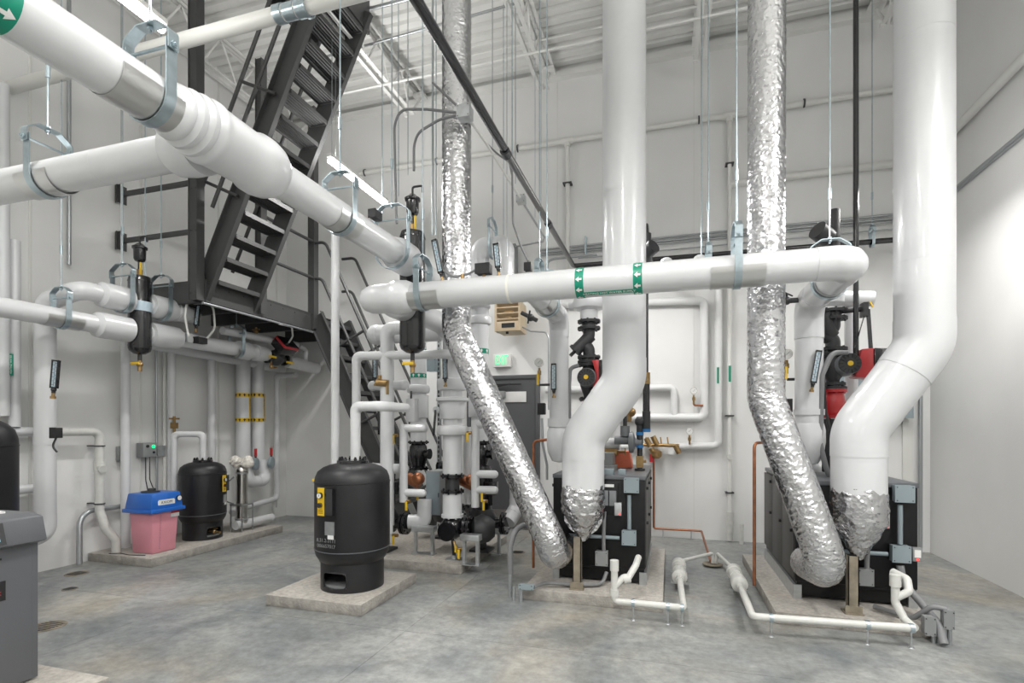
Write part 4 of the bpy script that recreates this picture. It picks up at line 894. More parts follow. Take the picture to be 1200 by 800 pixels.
# small red circulator
def circulator(label, x, y, z, d=(0, 1, 0), s=1.0):
    t = thing('circulator_pump', label, 'pump', (x, y, z-.1)); d = V(d)
    FL(t, 'black_enamel', [(V((x, y, z))-d*.12*s, d, .07*s, .012, 4), (V((x, y, z))+d*.12*s, d, .07*s, .012, 4)])
    MB().cyl(V((x, y, z))-d*.12*s, V((x, y, z))+d*.12*s, .04*s, 16).sph((x, y, z), .085*s, n=20).build('volute', 'cast_iron', t)
    c = V((x+.09*s, y, z+.09*s)); e = V((.7, 0, .7))
    MB().cyl((x, y, z), c, .06*s, 20).build('motor', 'cast_iron', t)
    MB().obox(c+e*.05, V((.7, 0, .7))*.06*s, (0, .10*s, 0), V((-.7, 0, .7))*.08*s).build('electronics_box', 'black_enamel', t, bevel=.01)
    MB().obox(c+e*.05+V((-.7, 0, .7))*.081*s, V((.7, 0, .7))*.03*s, (0, .095*s, 0), V((-.7, 0, .7))*.004*s).build('red_stripe', 'red', t)
    MB().obox(c+e*.10, V((.7, 0, .7))*.014*s, (0, .103*s, 0), V((-.7, 0, .7))*.083*s).build('red_housing', 'red', t, bevel=.006)
    return t
circulator('small black pump with red electronics box under the platform', LX, 6.12, 2.42, s=1.35)
pipe('small_pipe', 'short white capped stub standing on the pipe beyond the red pump', [(LX, 6.75, 2.36), (LX, 6.75, 2.62), (LX, 6.6, 2.66)], .035, R=.05, covers=False, seams=0)
for y, z, lab in ((5.98, 2.44, 'brass valve with yellow lever before the small red pump'), (6.33, 2.40, 'brass valve with yellow lever after the small red pump')):
    t = thing('ball_valve', lab, 'valve', (LX, y, z-.06))
    MB().cyl((LX, y-.05, z), (LX, y+.05, z), .045, 14).cyl((LX, y, z), (LX+.08, y, z-.04), .015, 8).build('body', 'brass', t)
    MB().obox((LX+.09, y-.03, z-.03), (.008, 0, 0), (0, .075, 0), (0, 0, .014)).build('lever', 'yellow', t, bevel=.003)
tag(MB().cyl((LX, 6.0, 2.42), (LX+.03, 6.0, 2.30), .014, 8).sph((LX+.03, 6.0, 2.28), .028).obox((LX+.05, 6.02, 2.27), (.05, 0, 0), (0, .01, 0), (0, 0, .01)).build('drain_cock', 'brass'), 'brass drain cock with cap hanging below the small red pump', 'valve')
tag(MB().cyl((LX, 5.75, 2.78), (LX, 5.75, 2.66), .014, 8).sph((LX, 5.75, 2.72), .03, n=8).box((LX-.06, 5.74, 2.74), (LX+.06, 5.76, 2.76)).build('hose_valve', 'brass'), 'brass hose valve on the thin pipe under platform edge', 'valve')
# conduit under the platform edge, flexes
line('platform_conduit', 'galvanized conduit clipped along the underside of the platform edge', 'conduit', [(PX+.03, 4.45, 2.78), (PX+.03, 6.7, 2.78)], .014, 'conduit')
jbox('small galvanized conduit fitting under the platform corner', W(232, 353, X=-5.12), .06, .03, .03, m='galv', face=(0, -1, 0))
line('flexible_conduit', 'white flexible conduit looping left of the platform-corner thermometer', 'conduit', [W(236, 352, X=-5.12), W(219, 352, X=-5.14), W(217, 372, X=-5.16), W(221, 394, X=-5.17)], .012, 'painted_pipe', R=.09)
line('flexible_conduit', 'white flexible conduit looping right of the platform-corner thermometer', 'conduit', [W(238, 352, X=-5.12), W(250, 358, X=-5.12), W(252, 385, X=-5.14), W(241, 398, X=-5.17)], .012, 'painted_pipe', R=.12)
line('flexible_conduit', 'white flexible conduit arching to the small red pump', 'conduit', [(PX+.03, 5.6, 2.77), (PX+.02, 5.85, 2.78), (-5.0, 6.1, 2.7), (-5.1, 6.12, 2.60)], .012, 'painted_pipe', R=.12)
thermometer('stick thermometer leaning under the platform corner', W(229, 389, X=-5.20), (.10, .06, 1), L=.24, face=(.3, -1, 0))
jbox('black sensor box on the white pipe under the platform corner', W(235, 399, X=-5.18), .04, .06, .035, m='dark', name='sensor_box', cat='sensor')
jbox('small galvanized box on the white pipe under the platform corner', W(221, 396, X=-5.20), .02, .03, .05, m='galv', face=(1, 0, 0))
# ================================================================ MIDDLE RISERS AND PUMPS
def rings(t, x, y, r, items):
    for nm, z0, z1, k in items:
        if nm == 'ring': MB().lathe([(r, z0), (r*k*.93, z0+.01), (r*k, z0+(z1-z0)*.3), (r*k, z1-(z1-z0)*.3), (r*k*.93, z1-.01), (r, z1)], (x, y, 0), n=32).build('collar', 'jacket', t)
        elif nm == 'block': MB().cyl((x, y, z0), (x, y, z1), r*k, 36).build('valve_jacket', 'jacket', t, bevel=.006)
def check_valve(label, x, y, z0, z1, r):
    t = thing('check_valve', label, 'valve', (x, y, z0)); h = z1-z0
    FL(t, 'black_enamel', [((x, y, z0+.02), (0, 0, 1), r, .012), ((x, y, z1-.02), (0, 0, 1), r, .012)])
    MB().lathe([(r*.6, .0), (r*.6, h*.1), (r*.85, h*.35), (r*.9, h*.55), (r*.8, h*.8), (r*.6, h*.92), (r*.6, h)], (x, y, z0), n=28).build('body', 'black_enamel', t)
    MB().cyl((x, y, z0+h*.5), (x+r*1.25, y-.02, z0+h*.55), r*.35, 14).cyl((x+r*1.15, y-.02, z0+h*.55), (x+r*1.3, y-.02, z0+h*.55), r*.5, 14).build('side_cap', 'black_enamel', t)
    return t
def lever(label, x, y, z, L=.2, d=(0, 0, 1), side=(0, -1, 0)):
    t = thing('valve_lever', label, 'valve handle', (x, y, z)); s = V(side); d = V(d)
    MB().cyl(V((x, y, z)), V((x, y, z))+s*.06, .02, 10).cyl(V((x, y, z))+s*.045, V((x, y, z))+s*.055, .035, 12).build('hub', 'galv', t)
    MB().bar(V((x, y, z))+s*.06, V((x, y, z))+s*.06+d*L, .03, .016, up=s if abs(s.y) < .5 else (1, 0, 0)).build('handle', 'black_enamel', t, bevel=.003)
    return t
R = .098
a = pipe('pump_riser', 'white riser with green bands behind the middle separator', [(-2.98, 5.9, 2.95), (-2.98, 5.9, 1.26)], R, covers=False, seams=0)
rings(a, -2.98, 5.9, R, (('ring', 1.86, 1.97, 1.42), ('block', 1.56, 1.84, 1.30), ('ring', 1.38, 1.50, 1.15)))
for z in (2.38, 2.0+.08): band(a, (-2.98, 5.9, z), (0, 0, 1), R, .055, 'green', 9, 1)
b = pipe('pump_riser', 'front white riser with two collars and insulated valve in the middle', [(-2.14, 5.0, 2.35), (-2.14, 5.0, .97)], .10, covers=False, seams=0)
rings(b, -2.14, 5.0, .10, (('ring', 1.82, 1.95, 1.60), ('block', 1.53, 1.72, 1.30), ('ring', 1.70, 1.76, 1.66), ('ring', 1.36, 1.47, 1.62)))
cR = pipe('pump_riser', 'rear white riser with dome loop just right of the tall foil duct', [(-2.06, 5.6, .98+.3), (-2.06, 5.6, 3.48), (-1.76, 5.6, 3.48), (-1.76, 5.6, 2.9)], .10, R=.15, seams=0)
rings(cR, -2.06, 5.6, .10, (('ring', 2.60, 2.70, 1.32), ('ring', 2.78, 2.84, 1.2), ('ring', 1.86, 1.97, 1.4), ('block', 1.56, 1.84, 1.3)))
for z in (2.30, 2.02): band(cR, (-2.06, 5.6, z), (0, 0, 1), .10, .055, 'green', 9, 1)
check_valve('black check valve under the green-banded riser', -2.98, 5.9, .92, 1.28, .13)
check_valve('black check valve under the dome-loop riser', -2.06, 5.6, .96, 1.30, .13)
lever('black valve lever on the green-banded riser', -2.98, 5.77, 1.62, .26)
lever('black valve lever hanging on the front riser', -2.24, 4.87, 1.62, .26, d=(-.08, 0, -1))
lever('black valve lever on the dome-loop riser', -1.99, 5.47, 1.62, .24, d=(-.05, 0, 1))
lever('black valve lever low beside the left slim riser', -2.90, 4.9, 1.62, .25, d=(.02, 0, -1))
t = thing('pump_assembly', 'black flanged pump assembly standing on a screw foot in front', 'pump', (-2.14, 5.0, .09)); o = V((-2.14, 5.0, 0))
FL(t, 'black_enamel', [(o+Zv*.95, (0, 0, 1), .125, .014), (o+Zv*.79, (0, 0, 1), .12, .014)], 'coupling_flange')
MB().cyl(o+Zv*.80, o+Zv*.95, .075, 24).build('coupling', 'cast_iron', t)
MB().cyl(o+Zv*.55, o+Zv*.79, .10, 28).build('insulated_spool', 'jacket', t)
flange(MB(), o+Zv*.54, (0, 0, 1), .115, .014).build('spool_flange', 'jacket', t)
MB().sph(o+Zv*.42, .125, n=28).cyl(o+V((0, -.05, .40)), o+V((.0, -.15, .40)), .085, 20).build('diffuser_body', 'black_enamel', t)
flange(MB(), o+V((0, -.15, .40)), (0, 1, 0), .095, .010, 6).build('strainer_cover', 'black_enamel', t)
FL(t, 'black_enamel', [(o+V((.15, .02, .42)), (1, 0, 0), .12, .013), (o+V((.19, .02, .42)), (1, 0, 0), .12, .012)], 'side_flange')
MB().lathe([(.06, 0), (.12, .03), (.15, .10), (.13, .18), (.08, .24)], o+V((.19, .05, .40)), (1, .4, 0), 28).build('volute', 'cast_iron', t)
MB().cyl(o+V((.02, .0, .12)), o+V((.0, 0, .32)), .018, 10).build('screw_jack', 'black_enamel', t); MB().box(o+V((-.06, -.06, .09)), o+V((.10, .06, .10))).cyl(o+V((.02, 0, .10)), o+V((.02, 0, .135)), .03, 10).build('foot_plate', 'galv', t)
MB().cyl(o+V((.05, -.08, .30)), o+V((.08, -.1, .22)), .014, 8).build('drain_cock', 'brass', t); MB().box(o+V((.07, -.11, .19)), o+V((.09, -.09, .26))).build('drain_lever', 'yellow', t)
def inline_pump(label, x, y, s=1.0, wh=True):
    t = thing('inline_pump', label, 'pump', (x, y, .09)); o = V((x, y, 0))
    MB().cyl(o+Zv*.55, o+Zv*.98, .115*s, 28).lathe([(.115*s, .98), (.10*s, 1.02), (.04, 1.03)], o, n=28).build('motor', 'black_enamel', t)
    mb = MB()
    for k in range(18): a_ = k*.349; mb.obox(o+V((math.cos(a_)*.118*s, math.sin(a_)*.118*s, .76)), V((math.cos(a_), math.sin(a_), 0))*.008, V((-math.sin(a_), math.cos(a_), 0))*.003, Zv*.17)
    mb.build('cooling_fins', 'black_enamel', t)['kind'] = 'stuff'
    MB().box(o+V((.08, -.14, .72)), o+V((.20, -.02, .86))).build('terminal_box', 'black_enamel', t, bevel=.006)
    MB().lathe([(.06, .28), (.13*s, .30), (.17*s, .38), (.17*s, .46), (.13*s, .53), (.11*s, .56)], o, n=32).build('volute', 'cast_iron', t)
    for q in (-1, 1): MB().cyl(o+V((0, 0, .40)), o+V((q*.24, 0, .40)), .06, 16).build('nozzle', 'black_enamel', t); FL(t, 'black_enamel', [(o+V((q*.24, 0, .40)), (1, 0, 0), .12, .012), (o+V((q*.28, 0, .40)), (1, 0, 0), .12, .012)])
    MB().box(o+V((-.11, -.11, .09)), o+V((.11, .11, .115))).cyl(o+Zv*.11, o+Zv*.30, .05, 14).build('pedestal', 'cast_iron', t)
    return t
inline_pump('black inline pump half hidden behind the large black tank', -3.02, 5.15)
inline_pump('black inline pump behind the front riser', -1.98+.0, 5.45, .95)
inline_pump('black inline pump far back under the green-banded riser', -2.65, 5.95, .95)
pipe('suction_elbow', 'white elbow sweeping up from the left inline pump', [(-2.72, 5.15, .42), (-2.56, 5.2, .42), (-2.56, 5.22, .66)], .078, R=.14)
pipe('suction_elbow', 'white elbow sweeping up behind the front pump assembly at right', [(-1.68, 5.45, .42), (-1.62, 5.6, .55), (-1.62, 5.6, 1.0)], .085, R=.14)
# slim verticals with valves
def slim(px, y0p, y1p, Y, r, label, levels=()):
    p0, p1 = W(px, y0p, Y=Y), W(px, y1p, Y=Y); t = thing('slim_riser', label, 'pipe', p1)
    MB().cyl(p0, p1, r, 20).build('jacket', 'jacket', t)
    for q in levels:
        z = p1.z+(p0.z-p1.z)*q; MB().cyl((p1.x, p1.y, z), (p1.x+.2, p1.y+.02, z), r*.95, 16).sph((p1.x+.2, p1.y+.02, z), r*.95, n=14).build('side_branch', 'jacket', t)
    return t
slim(473, 497, 588, 4.75, .042, 'slim white riser right of the large black tank', (.12, .95))
slim(557, 492, 594, 5.05, .043, 'slim white riser right of the front riser', (.2, .38, .95))
slim(548, 500, 590, 5.35, .05, 'slim white riser behind the front riser near foil duct')
for n, (px, py, Y, dz) in enumerate(((463, 510, 4.8, -.06), (549, 507, 5.0, -.08), (478, 587, 4.75, -.05), (566, 577, 5.05, -.06), (568, 587, 5.1, -.05), (491, 575, 4.9, -.05), (463, 627, 4.7, 0), (539, 643, 4.9, -.03))):
    c = W(px, py, Y=Y); t = thing('ball_valve', 'small brass valve with yellow lever, '+['upper left of slim riser by large tank', 'between front riser and slim riser, upper', 'at foot of slim riser by large tank', 'upper of a pair right of front riser', 'lower of a pair right of front riser', 'in front of the grey electrical cabinet', 'down beside the large tank base', 'beside the screw foot of the front pump'][n], 'valve', c)
    MB().cyl(c+V((-.03, 0, 0)), c+V((.03, 0, 0)), .018, 10).cyl(c, c+V((0, -.03, 0)), .008, 8).build('body', 'brass', t)
    MB().box(c+V((-.012, -.04, -.09)), c+V((.012, -.03, .0))).build('lever', 'yellow', t, bevel=.002)
for n, (px, py, Y) in enumerate(((485, 563, 5.0), (547, 565, 5.2))):
    c = W(px, py, Y=Y); mb = MB().cyl(c+V((-.07, 0, .03)), c+V((.07, 0, -.03)), .06, 16).sph(c+V((.05, 0, .02)), .07, n=12)
    tag(mb.build('triple_duty_valve', 'copper'), 'coppery bare valve body '+('left' if n == 0 else 'right')+' of the grey cabinet', 'valve')
# V pipes next to the large tank
pipe('tank_pipe', 'white pipe rising from the large black tank and bending right', [(-2.66, 4.05, 1.14), (-2.66, 4.05, 1.63), (-2.40, 4.05, 1.63), (-2.40, 4.5, 1.63)], .043, R=.075)
pipe('feed_pipe', 'white pipe bending right above the large tank toward the foil duct', [(-3.01, 4.6, .3), (-3.01, 4.6, 2.16), (-2.02, 4.6, 2.14), (-2.02, 4.95, 2.14)], .043, R=.075)
pipe('feed_pipe', 'thicker white riser left of the middle separator with elbow on top', [(-2.68, 4.62, .4), (-2.68, 4.62, 2.42), (-2.30, 4.62, 2.42)], .062, R=.11)
pipe('feed_pipe', 'white riser behind the thicker riser, with rounded end cap beside it', [(-2.88, 5.0, .4), (-2.88, 5.0, 2.45)], .062, covers=False, seams=0)
t = thing('header_stub', 'short white horizontal pipe with a ball-like end cap left of the separator', 'pipe', (-3.0, 5.1, 2.33))
MB().cyl((-3.08, 5.1, 2.46), (-2.3, 5.1, 2.46), .105, 28).sph((-3.08, 5.1, 2.46), .112, n=28).build('jacket', 'jacket', t)
for z in (1.88, 1.02): tag(MB().cyl((-2.98, 4.86, z), (-2.62, 4.86, z), .05, 18).sph((-2.98, 4.86, z), .055).sph((-2.62, 4.86, z), .055).build('cross_branch', 'jacket'), 'white stub crossing behind the thicker riser, '+('upper' if z > 1.5 else 'lower')+' one', 'pipe')
tag(MB().box((-2.60, 4.86, 1.5), (-2.50, 4.96, 1.74)).build('insulated_valve_box', 'jacket', bevel=.006), 'white boxed valve jacket right of the thicker riser', 'valve')
c = W(445, 448, Y=4.56); tag(MB().cyl(c+V((-.03, 0, 0)), c+V((.09, 0, -.01)), .035, 12).cyl(c+V((.0, 0, .03)), c+V((0, 0, .07)), .02, 8).box(c+V((.08, -.02, -.12)), c+V((.10, .0, .02))).build('brass_valve', 'brass'), 'brass gate valve on the riser above the large black tank', 'valve')
pipe('slender_riser', 'thin white vertical pipe passing in front of the lower ladder', [(-3.15, 4.45, .0), (-3.15, 4.45, 3.62), (-3.3, 4.6, 3.66)], .040, R=.06, covers=False, seams=1.6)
thermometer('stick thermometer with blue scale beside the riser above the large tank', W(440, 452, Y=4.75), (-.02, 0, 1), L=.24)
thermometer('stick thermometer with blue scale against the slanting foil duct', W(522, 453, Y=4.72), (-.02, 0, 1), L=.26)
# grey cabinet and strut
c0, c1 = W(499, 603, Y=5.3), W(513, 552, Y=5.3)
t = thing('electrical_cabinet', 'grey-blue electrical cabinet low behind the front riser', 'cabinet', c0)
MB().box((c0.x, 5.3, c0.z), (c1.x+.03, 5.62, c1.z)).build('enclosure', 'box_side', t, bevel=.006); MB().box((c0.x+.005, 5.292, c0.z+.01), (c1.x+.02, 5.30, c1.z-.01)).build('door', 'box_grey', t, bevel=.003)
MB().box((c1.x+.01, 5.285, c0.z+.2), (c1.x+.018, 5.292, c0.z+.25)).build('latch', 'dark', t)
jbox('small blue-grey box high on the slotted strut', W(507, 428, Y=6.26), .06, .04, .08)
p0, p1 = W(514, 610, Y=6.3), W(514, 395, Y=6.3); t = thing('slotted_strut', 'vertical galvanized strut with slots behind the middle risers', 'strut', (p0.x, 6.3, 0))
MB().box((p0.x-.025, 6.3, 0), (p0.x+.025, 6.34, p1.z)).build('channel', 'galv', t)
mb = MB(); z = .15
while z < p1.z-.05: mb.box((p0.x-.008, 6.297, z), (p0.x+.008, 6.30, z+.035)); z += .06
mb.build('slots', 'dark', t, flat=True)['kind'] = 'stuff'
def stand(label, px, py, Z, w=.22):
    p = W(px, py, Z=Z+.28); t = thing('strut_stand', label, 'stand', (p.x, p.y, Z))
    MB().box((p.x-w/2, p.y-.05, Z+.24), (p.x+w/2, p.y+.05, Z+.30)).build('top_channel', 'galv', t, bevel=.003)
    for q in (-1, 1): MB().box((p.x+q*(w/2-.03)-.015, p.y-.02, Z), (p.x+q*(w/2-.03)+.015, p.y+.02, Z+.24)).build('leg', 'galv', t)
    MB().box((p.x-w/2, p.y-.05, Z), (p.x+w/2, p.y+.05, Z+.008)).build('foot', 'galv', t)
    return t
stand('galvanized strut stand behind the front pump assembly, right end', 575, 620, 0, .26); stand('galvanized strut stand between the large tank and front riser', 497, 618, .09, .26); stand('galvanized strut stand under the slim riser pair', 552, 628, .09, .2)
# ================================================================ RETURN HEADER AND BOILER PUMPS
RY, RZ = 5.30, 2.87
rh = pipe('return_header', 'white return header hidden just behind the green-banded header', [(-1.9, RY, RZ), (1.39, RY, RZ), (1.39, RY, 2.55)], .09, R=.14, seams=0)
MB().cyl((-.78, RY, 2.52), (-.78, RY, RZ), .088, 28).build('drop', 'jacket', rh)
for px in (781, 820): c = W(px, 308, Y=RY); MB().cyl((c.x, RY, RZ), (c.x, RY, 3.02), .065, 20).sph((c.x, RY, 3.02), .068).build('capped_stub', 'jacket', rh)
def boiler_pump(label, x, y, zs, nm, mirror=1):
    """zs: top of jacket, top flange, strainer top, strainer bottom, pump top, pump bottom"""
    ztf, zst, zsb, zpt, zpb = zs
    v = thing('strainer_valve', 'black cast Y-strainer and flanges above the %s boiler pump' % nm, 'valve', (x, y, zsb))
    FL(v, 'cast_iron', [((x, y, zz), (0, 0, 1), .115, .012) for zz in (ztf-.02, ztf-.09, zsb-.02, zsb-.065)])
    MB().cyl((x, y, ztf-.1), (x, y, ztf), .07, 20).build('butterfly_body', 'cast_iron', v)
    mb = MB().tube(fillet([(x, y, ztf-.1), (x, y, ztf-.16), (x-.05, y, ztf-.24), (x+.0, y, zsb+.06), (x, y, zsb-.02)], .05, 6), .06, 20)
    a = V((x-.01, y, zsb+.10)); b = V((x-.13, y-.04, zsb+.24)) if mirror > 0 else V((x-.10, y-.06, zsb+.26))
    if mirror > 0: a, b = V((x+.02, y, ztf-.16)), V((x-.12, y-.03, zsb+.06))
    mb.build('strainer_body', 'cast_iron', v)
    MB().cyl(a, b, .062, 20).cyl(b, b+(b-a).normalized()*.025, .075, 20).cyl(b, b+(b-a).normalized()*.09, .018, 8).build('strainer_leg', 'cast_iron', v)
    t = thing('boiler_pump', label, 'pump', (x, y, zpb)); zc = (zpt+zpb)/2+.03
    FL(t, 'cast_iron', [((x, y, zpt-.015), (0, 0, 1), .11, .012), ((x, y, zpb+.01), (0, 0, 1), .10, .012)])
    MB().lathe([(.05, zpb), (.055, zpb+.05), (.085, zc-.08), (.105, zc), (.085, zc+.08), (.06, zpt-.04), (.06, zpt)], (x, y, 0), n=28).build('volute', 'cast_iron', t)
    X = x+(.0 if mirror > 0 else .08); Y = y-.08
    MB().cyl((X, Y+.06, zc), (X, Y-.10, zc), .098, 28, .090).build('motor', 'pvc_grey', t)
    MB().cyl((X, Y-.10, zc), (X, Y-.115, zc), .085, 28).build('motor_cap', 'cast_iron', t)
    mb = MB()
    for k in range(14): a_ = k*.4488; mb.obox((X+math.cos(a_)*.066, Y-.118, zc+math.sin(a_)*.066), (math.cos(a_)*.016, 0, math.sin(a_)*.016), (0, .003, 0), (-math.sin(a_)*.004, 0, math.cos(a_)*.004))
    mb.build('cap_ribs', 'dark', t)['kind'] = 'stuff'
    MB().cyl((X, Y-.115, zc), (X, Y-.125, zc), .022, 16).build('yellow_cap', 'yellow', t)
    if mirror > 0:
        MB().prism([(X+.04, Y-.06, zc-.17), (X+.12, Y-.06, zc-.12), (X+.12, Y-.06, zc+.17), (X+.05, Y-.06, zc+.17), (X+.09, Y-.06, zc+.03)], (0, .16, 0)).build('red_housing', 'red', t, bevel=.008)
        MB().prism([(X+.12, Y-.07, zc-.13), (X+.21, Y-.07, zc-.02), (X+.22, Y-.07, zc+.14), (X+.19, Y-.07, zc+.17), (X+.12, Y-.07, zc+.17)], (0, .18, 0)).build('electronics_box', 'black_enamel', t, bevel=.008)
    else:
        MB().prism([(X+.05, Y-.07, zc-.11), (X+.19, Y-.07, zc-.13), (X+.19, Y-.07, zc+.13), (X+.10, Y-.07, zc+.125)], (0, .18, 0)).build('red_housing', 'red', t, bevel=.008)
        MB().prism([(X+.19, Y-.08, zc-.13), (X+.31, Y-.08, zc-.12), (X+.325, Y-.08, zc-.09), (X+.325, Y-.08, zc+.12), (X+.19, Y-.08, zc+.13)], (0, .20, 0)).build('electronics_box', 'black_enamel', t, bevel=.01)
    return t
boiler_pump('round-faced pump with red stripe above the left boiler', -.78, RY, (2.53, 2.40, 2.17, 2.09, 1.72), 'left', 1)
boiler_pump('pump with big red and black motor box above the right boiler', 1.39, RY, (2.50, 2.38, 2.16, 2.10, 1.82), 'right', -1)
MB().lathe([(.09, 2.62), (.15, 2.64), (.165, 2.69), (.15, 2.75), (.09, 2.78)], (-.78, RY, 0), n=32).build('collar', 'jacket', rh)
MB().cyl((-1.0, RY+.1, 2.70), (-.30, RY+.1, 2.70), .045, 18).build('cross_pipe', 'jacket', rh)
pipe('small_header', 'short white capped pipe behind the right boiler pump', [(1.25, 5.55, 2.66), (1.78, 5.55, 2.62)], .07, covers=False, seams=0)
pipe('small_header', 'white vertical pipe behind the right boiler pump', [(1.62, 5.60, 2.6), (1.62, 5.60, 1.0)], .055, covers=False, seams=0)
t = thing('red_check_valve', 'bright red flanged valve under the right boiler pump', 'valve', (1.39, RY, 1.52))
FL(t, 'red', [((1.39, RY, 1.54), (0, 0, 1), .11, .013), ((1.39, RY, 1.77), (0, 0, 1), .11, .013)])
MB().lathe([(.07, 1.54), (.09, 1.60), (.10, 1.66), (.09, 1.72), (.07, 1.77)], (1.39, RY, 0), n=28).build('body', 'red', t)
FL(t, 'cast_iron', [((1.39, RY, 1.795), (0, 0, 1), .11, .010)], 'companion_flange'); MB().cyl((1.39, RY, 1.05), (1.39, RY, 1.52), .085, 20).build('lower_spool', 'cast_iron', t)
t = thing('valve_lever', 'long black lever handle right of the right boiler pump flanges', 'valve handle', (1.62, 5.2, 2.1))
MB().cyl((1.45, RY, 2.47), (1.60, RY-.05, 2.47), .02, 10).box((1.59, 5.18, 2.40), (1.63, 5.28, 2.52)).build('stem', 'cast_iron', t); MB().bar((1.63, 5.2, 2.46), (1.64, 5.16, 2.08), .03, .012).bar((1.60, 5.2, 2.40), (1.52, 5.16, 2.12), .008, .008).build('lever', 'black_enamel', t)
line('pump_cable', 'grey flexible conduit looping from right pump down to the boiler', 'conduit', [W(992, 413, Y=5.1), W(975, 413, Y=5.0), W(963, 440, Y=4.95), W(961, 520, Y=4.95), W(968, 548, Y=4.95), W(974, 562, Y=5.0)], .022, 'flex_grey', R=.12)
line('pump_cable', 'thinner dark conduit behind the loop by the right pump', 'conduit', [W(985, 417, Y=5.25), W(964, 425, Y=5.2), W(967, 480, Y=5.2), W(973, 505, Y=5.2)], .014, 'cast_iron', R=.12)
line('pump_cable', 'grey conduit looping from left boiler pump down behind the flue', 'conduit', [W(678, 428, Y=5.1), W(668, 431, Y=5.1), W(667, 450, Y=5.1), W(667, 500, Y=5.1)], .020, 'flex_grey', R=.10)
c = W(764, 297, Y=RY-.1); t = thing('air_vent', 'black fitting peeking over the header right of the centre flue', 'valve', (c.x, c.y, RZ))
MB().cyl((c.x-.05, c.y, RZ), (c.x-.05, c.y, 3.30), .045, 14).cyl((c.x-.05, c.y, 3.12), (c.x+.02, c.y-.06, 3.16), .07, 18).build('body', 'cast_iron', t)
c = W(970, 280, Y=RY-.1); t = thing('air_vent', 'black fitting with round flange peeking over the header elbow at right', 'valve', (c.x, c.y, RZ))
MB().cyl((c.x+.05, c.y, RZ), (c.x+.05, c.y, 3.34), .045, 14).cyl((c.x-.0, c.y, 3.10), (c.x-.10, c.y-.07, 3.16), .08, 18).build('body', 'cast_iron', t)
# sensors and thermometers on mains
def on_hdr(px, dy=0): c = W(px, 330, Y=HYY); return V((c.x, HYY, HZ+HR+dy))
thermometer('black stick thermometer tilted left near the start of the header', on_hdr(519, -.01), (-.22, 0, 1), L=.28, s=1.0)
thermometer('black stick thermometer upright on the header right of the foil', on_hdr(585, -.01), (-.10, 0, 1), L=.19)
jbox('black sensor box on top of the header left of the upright thermometer', on_hdr(567, .06), .058, .04, .038, m='dark', name='sensor_box', cat='sensor')
tag(MB().cyl(on_hdr(542), on_hdr(542, .04), .016, 8).cyl(on_hdr(567, -.01), on_hdr(567, .03), .014, 8).build('brass_plug', 'brass'), 'small brass plugs on top of header behind tilted thermometer', 'fitting')
line('sensor_cable', 'grey cable drooping from header sensor box to tilted thermometer', 'cable', [on_hdr(560, .07), on_hdr(548, .035), on_hdr(532, .02), on_hdr(520, .08)], .010, 'flex_grey')
c = W(440, 267, X=MX+.05); jbox('black sensor box on top of the big main near the middle separator', V((c.x, c.y, MZ+MR+.05)), .03, .05, .03, m='dark', name='sensor_box', cat='sensor')
c = W(619, 313, Y=4.6); t = jbox('small black sensor box on the pipe right of the upright thermometer', c, .03, .03, .035, m='dark', name='sensor_box', cat='sensor')
line('sensor_cable', 'thin black cable hanging down to the small sensor box', 'cable', [W(600, 190, Y=4.6), W(601, 262, Y=4.6), W(611, 290, Y=4.6), W(619, 306, Y=4.6)], .009, 'flex_grey', R=.2)
thermometer('stick thermometer on the white pipe left of the left boiler pump', W(649, 466, Y=4.9), (0, 0, 1), L=.25)
thermometer('stick thermometer on the white pipe by the right boiler pump', W(951, 459, Y=4.88), (.16, 0, 1), L=.27)
c = W(635, 479, Y=5.1); jbox('black sensor box left of the left boiler supply pipe', c, .035, .03, .055, m='dark', name='sensor_box', cat='sensor')
line('sensor_cable', 'grey conduit running down from the sensor box by the boiler supply pipe', 'conduit', [W(635, 490, Y=5.1), W(636, 520, Y=5.1), W(641, 545, Y=5.1), W(641, 562, Y=5.1)], .013, 'conduit')
c = W(923, 475, Y=5.1); jbox('black sensor box left of the right boiler supply pipe', c, .03, .03, .055, m='dark', name='sensor_box', cat='sensor')
for px, py, Y, lab in ((632, 425, 5.1, 'left of the left boiler supply pipe'), (922, 415, 5.1, 'left of the right boiler supply pipe'), (813, 458, 7.05, 'on the wall beside the upper pipe loop'), (808, 505, 7.05, 'on the wall above the brass manifold line')):
    c = W(px, py, Y=Y); t = thing('pressure_gauge', 'round pressure gauge with brass stem '+lab, 'gauge', c)
    up_ = Zv*.0; MB().cyl(c+V((0, .01, .0)), c+V((0, -.025, .0)), .045, 20).build('case', 'stainless', t); MB().cyl(c+V((0, -.025, 0)), c+V((0, -.028, 0)), .038, 20).build('dial', 'paper', t)
    MB().bar(c+V((-.01, -.03, -.01)), c+V((.018, -.03, .02)), .004, .002).build('needle', 'dark', t)
    MB().cyl(c+V((0, 0, -.05)), c+V((0, 0, -.17)), .012, 8).cyl(c+V((0, 0, -.08)), c+V((0, 0, -.12)), .02, 8).build('stem', 'brass', t)
    if Y < 6: MB().box(c+V((-.02, -.03, -.22)), c+V((.0, -.01, -.11))).build('lever', 'yellow', t); MB().cyl(c+V((0, 0, -.22)), c+V((.12, 0, -.22)), .012, 8).build('branch', 'cast_iron', t)
line('copper_stub', 'small copper elbow under the upper wall gauge', 'pipe', [W(813, 470, Y=7.08), W(813, 475, Y=7.08), W(824, 475, Y=7.08)], .013, 'copper')
c = W(909, 374, Y=5.1); t = thing('ball_valve', 'small black valve on the left of the header elbow drop at right', 'valve', W(925, 352, Y=4.9))
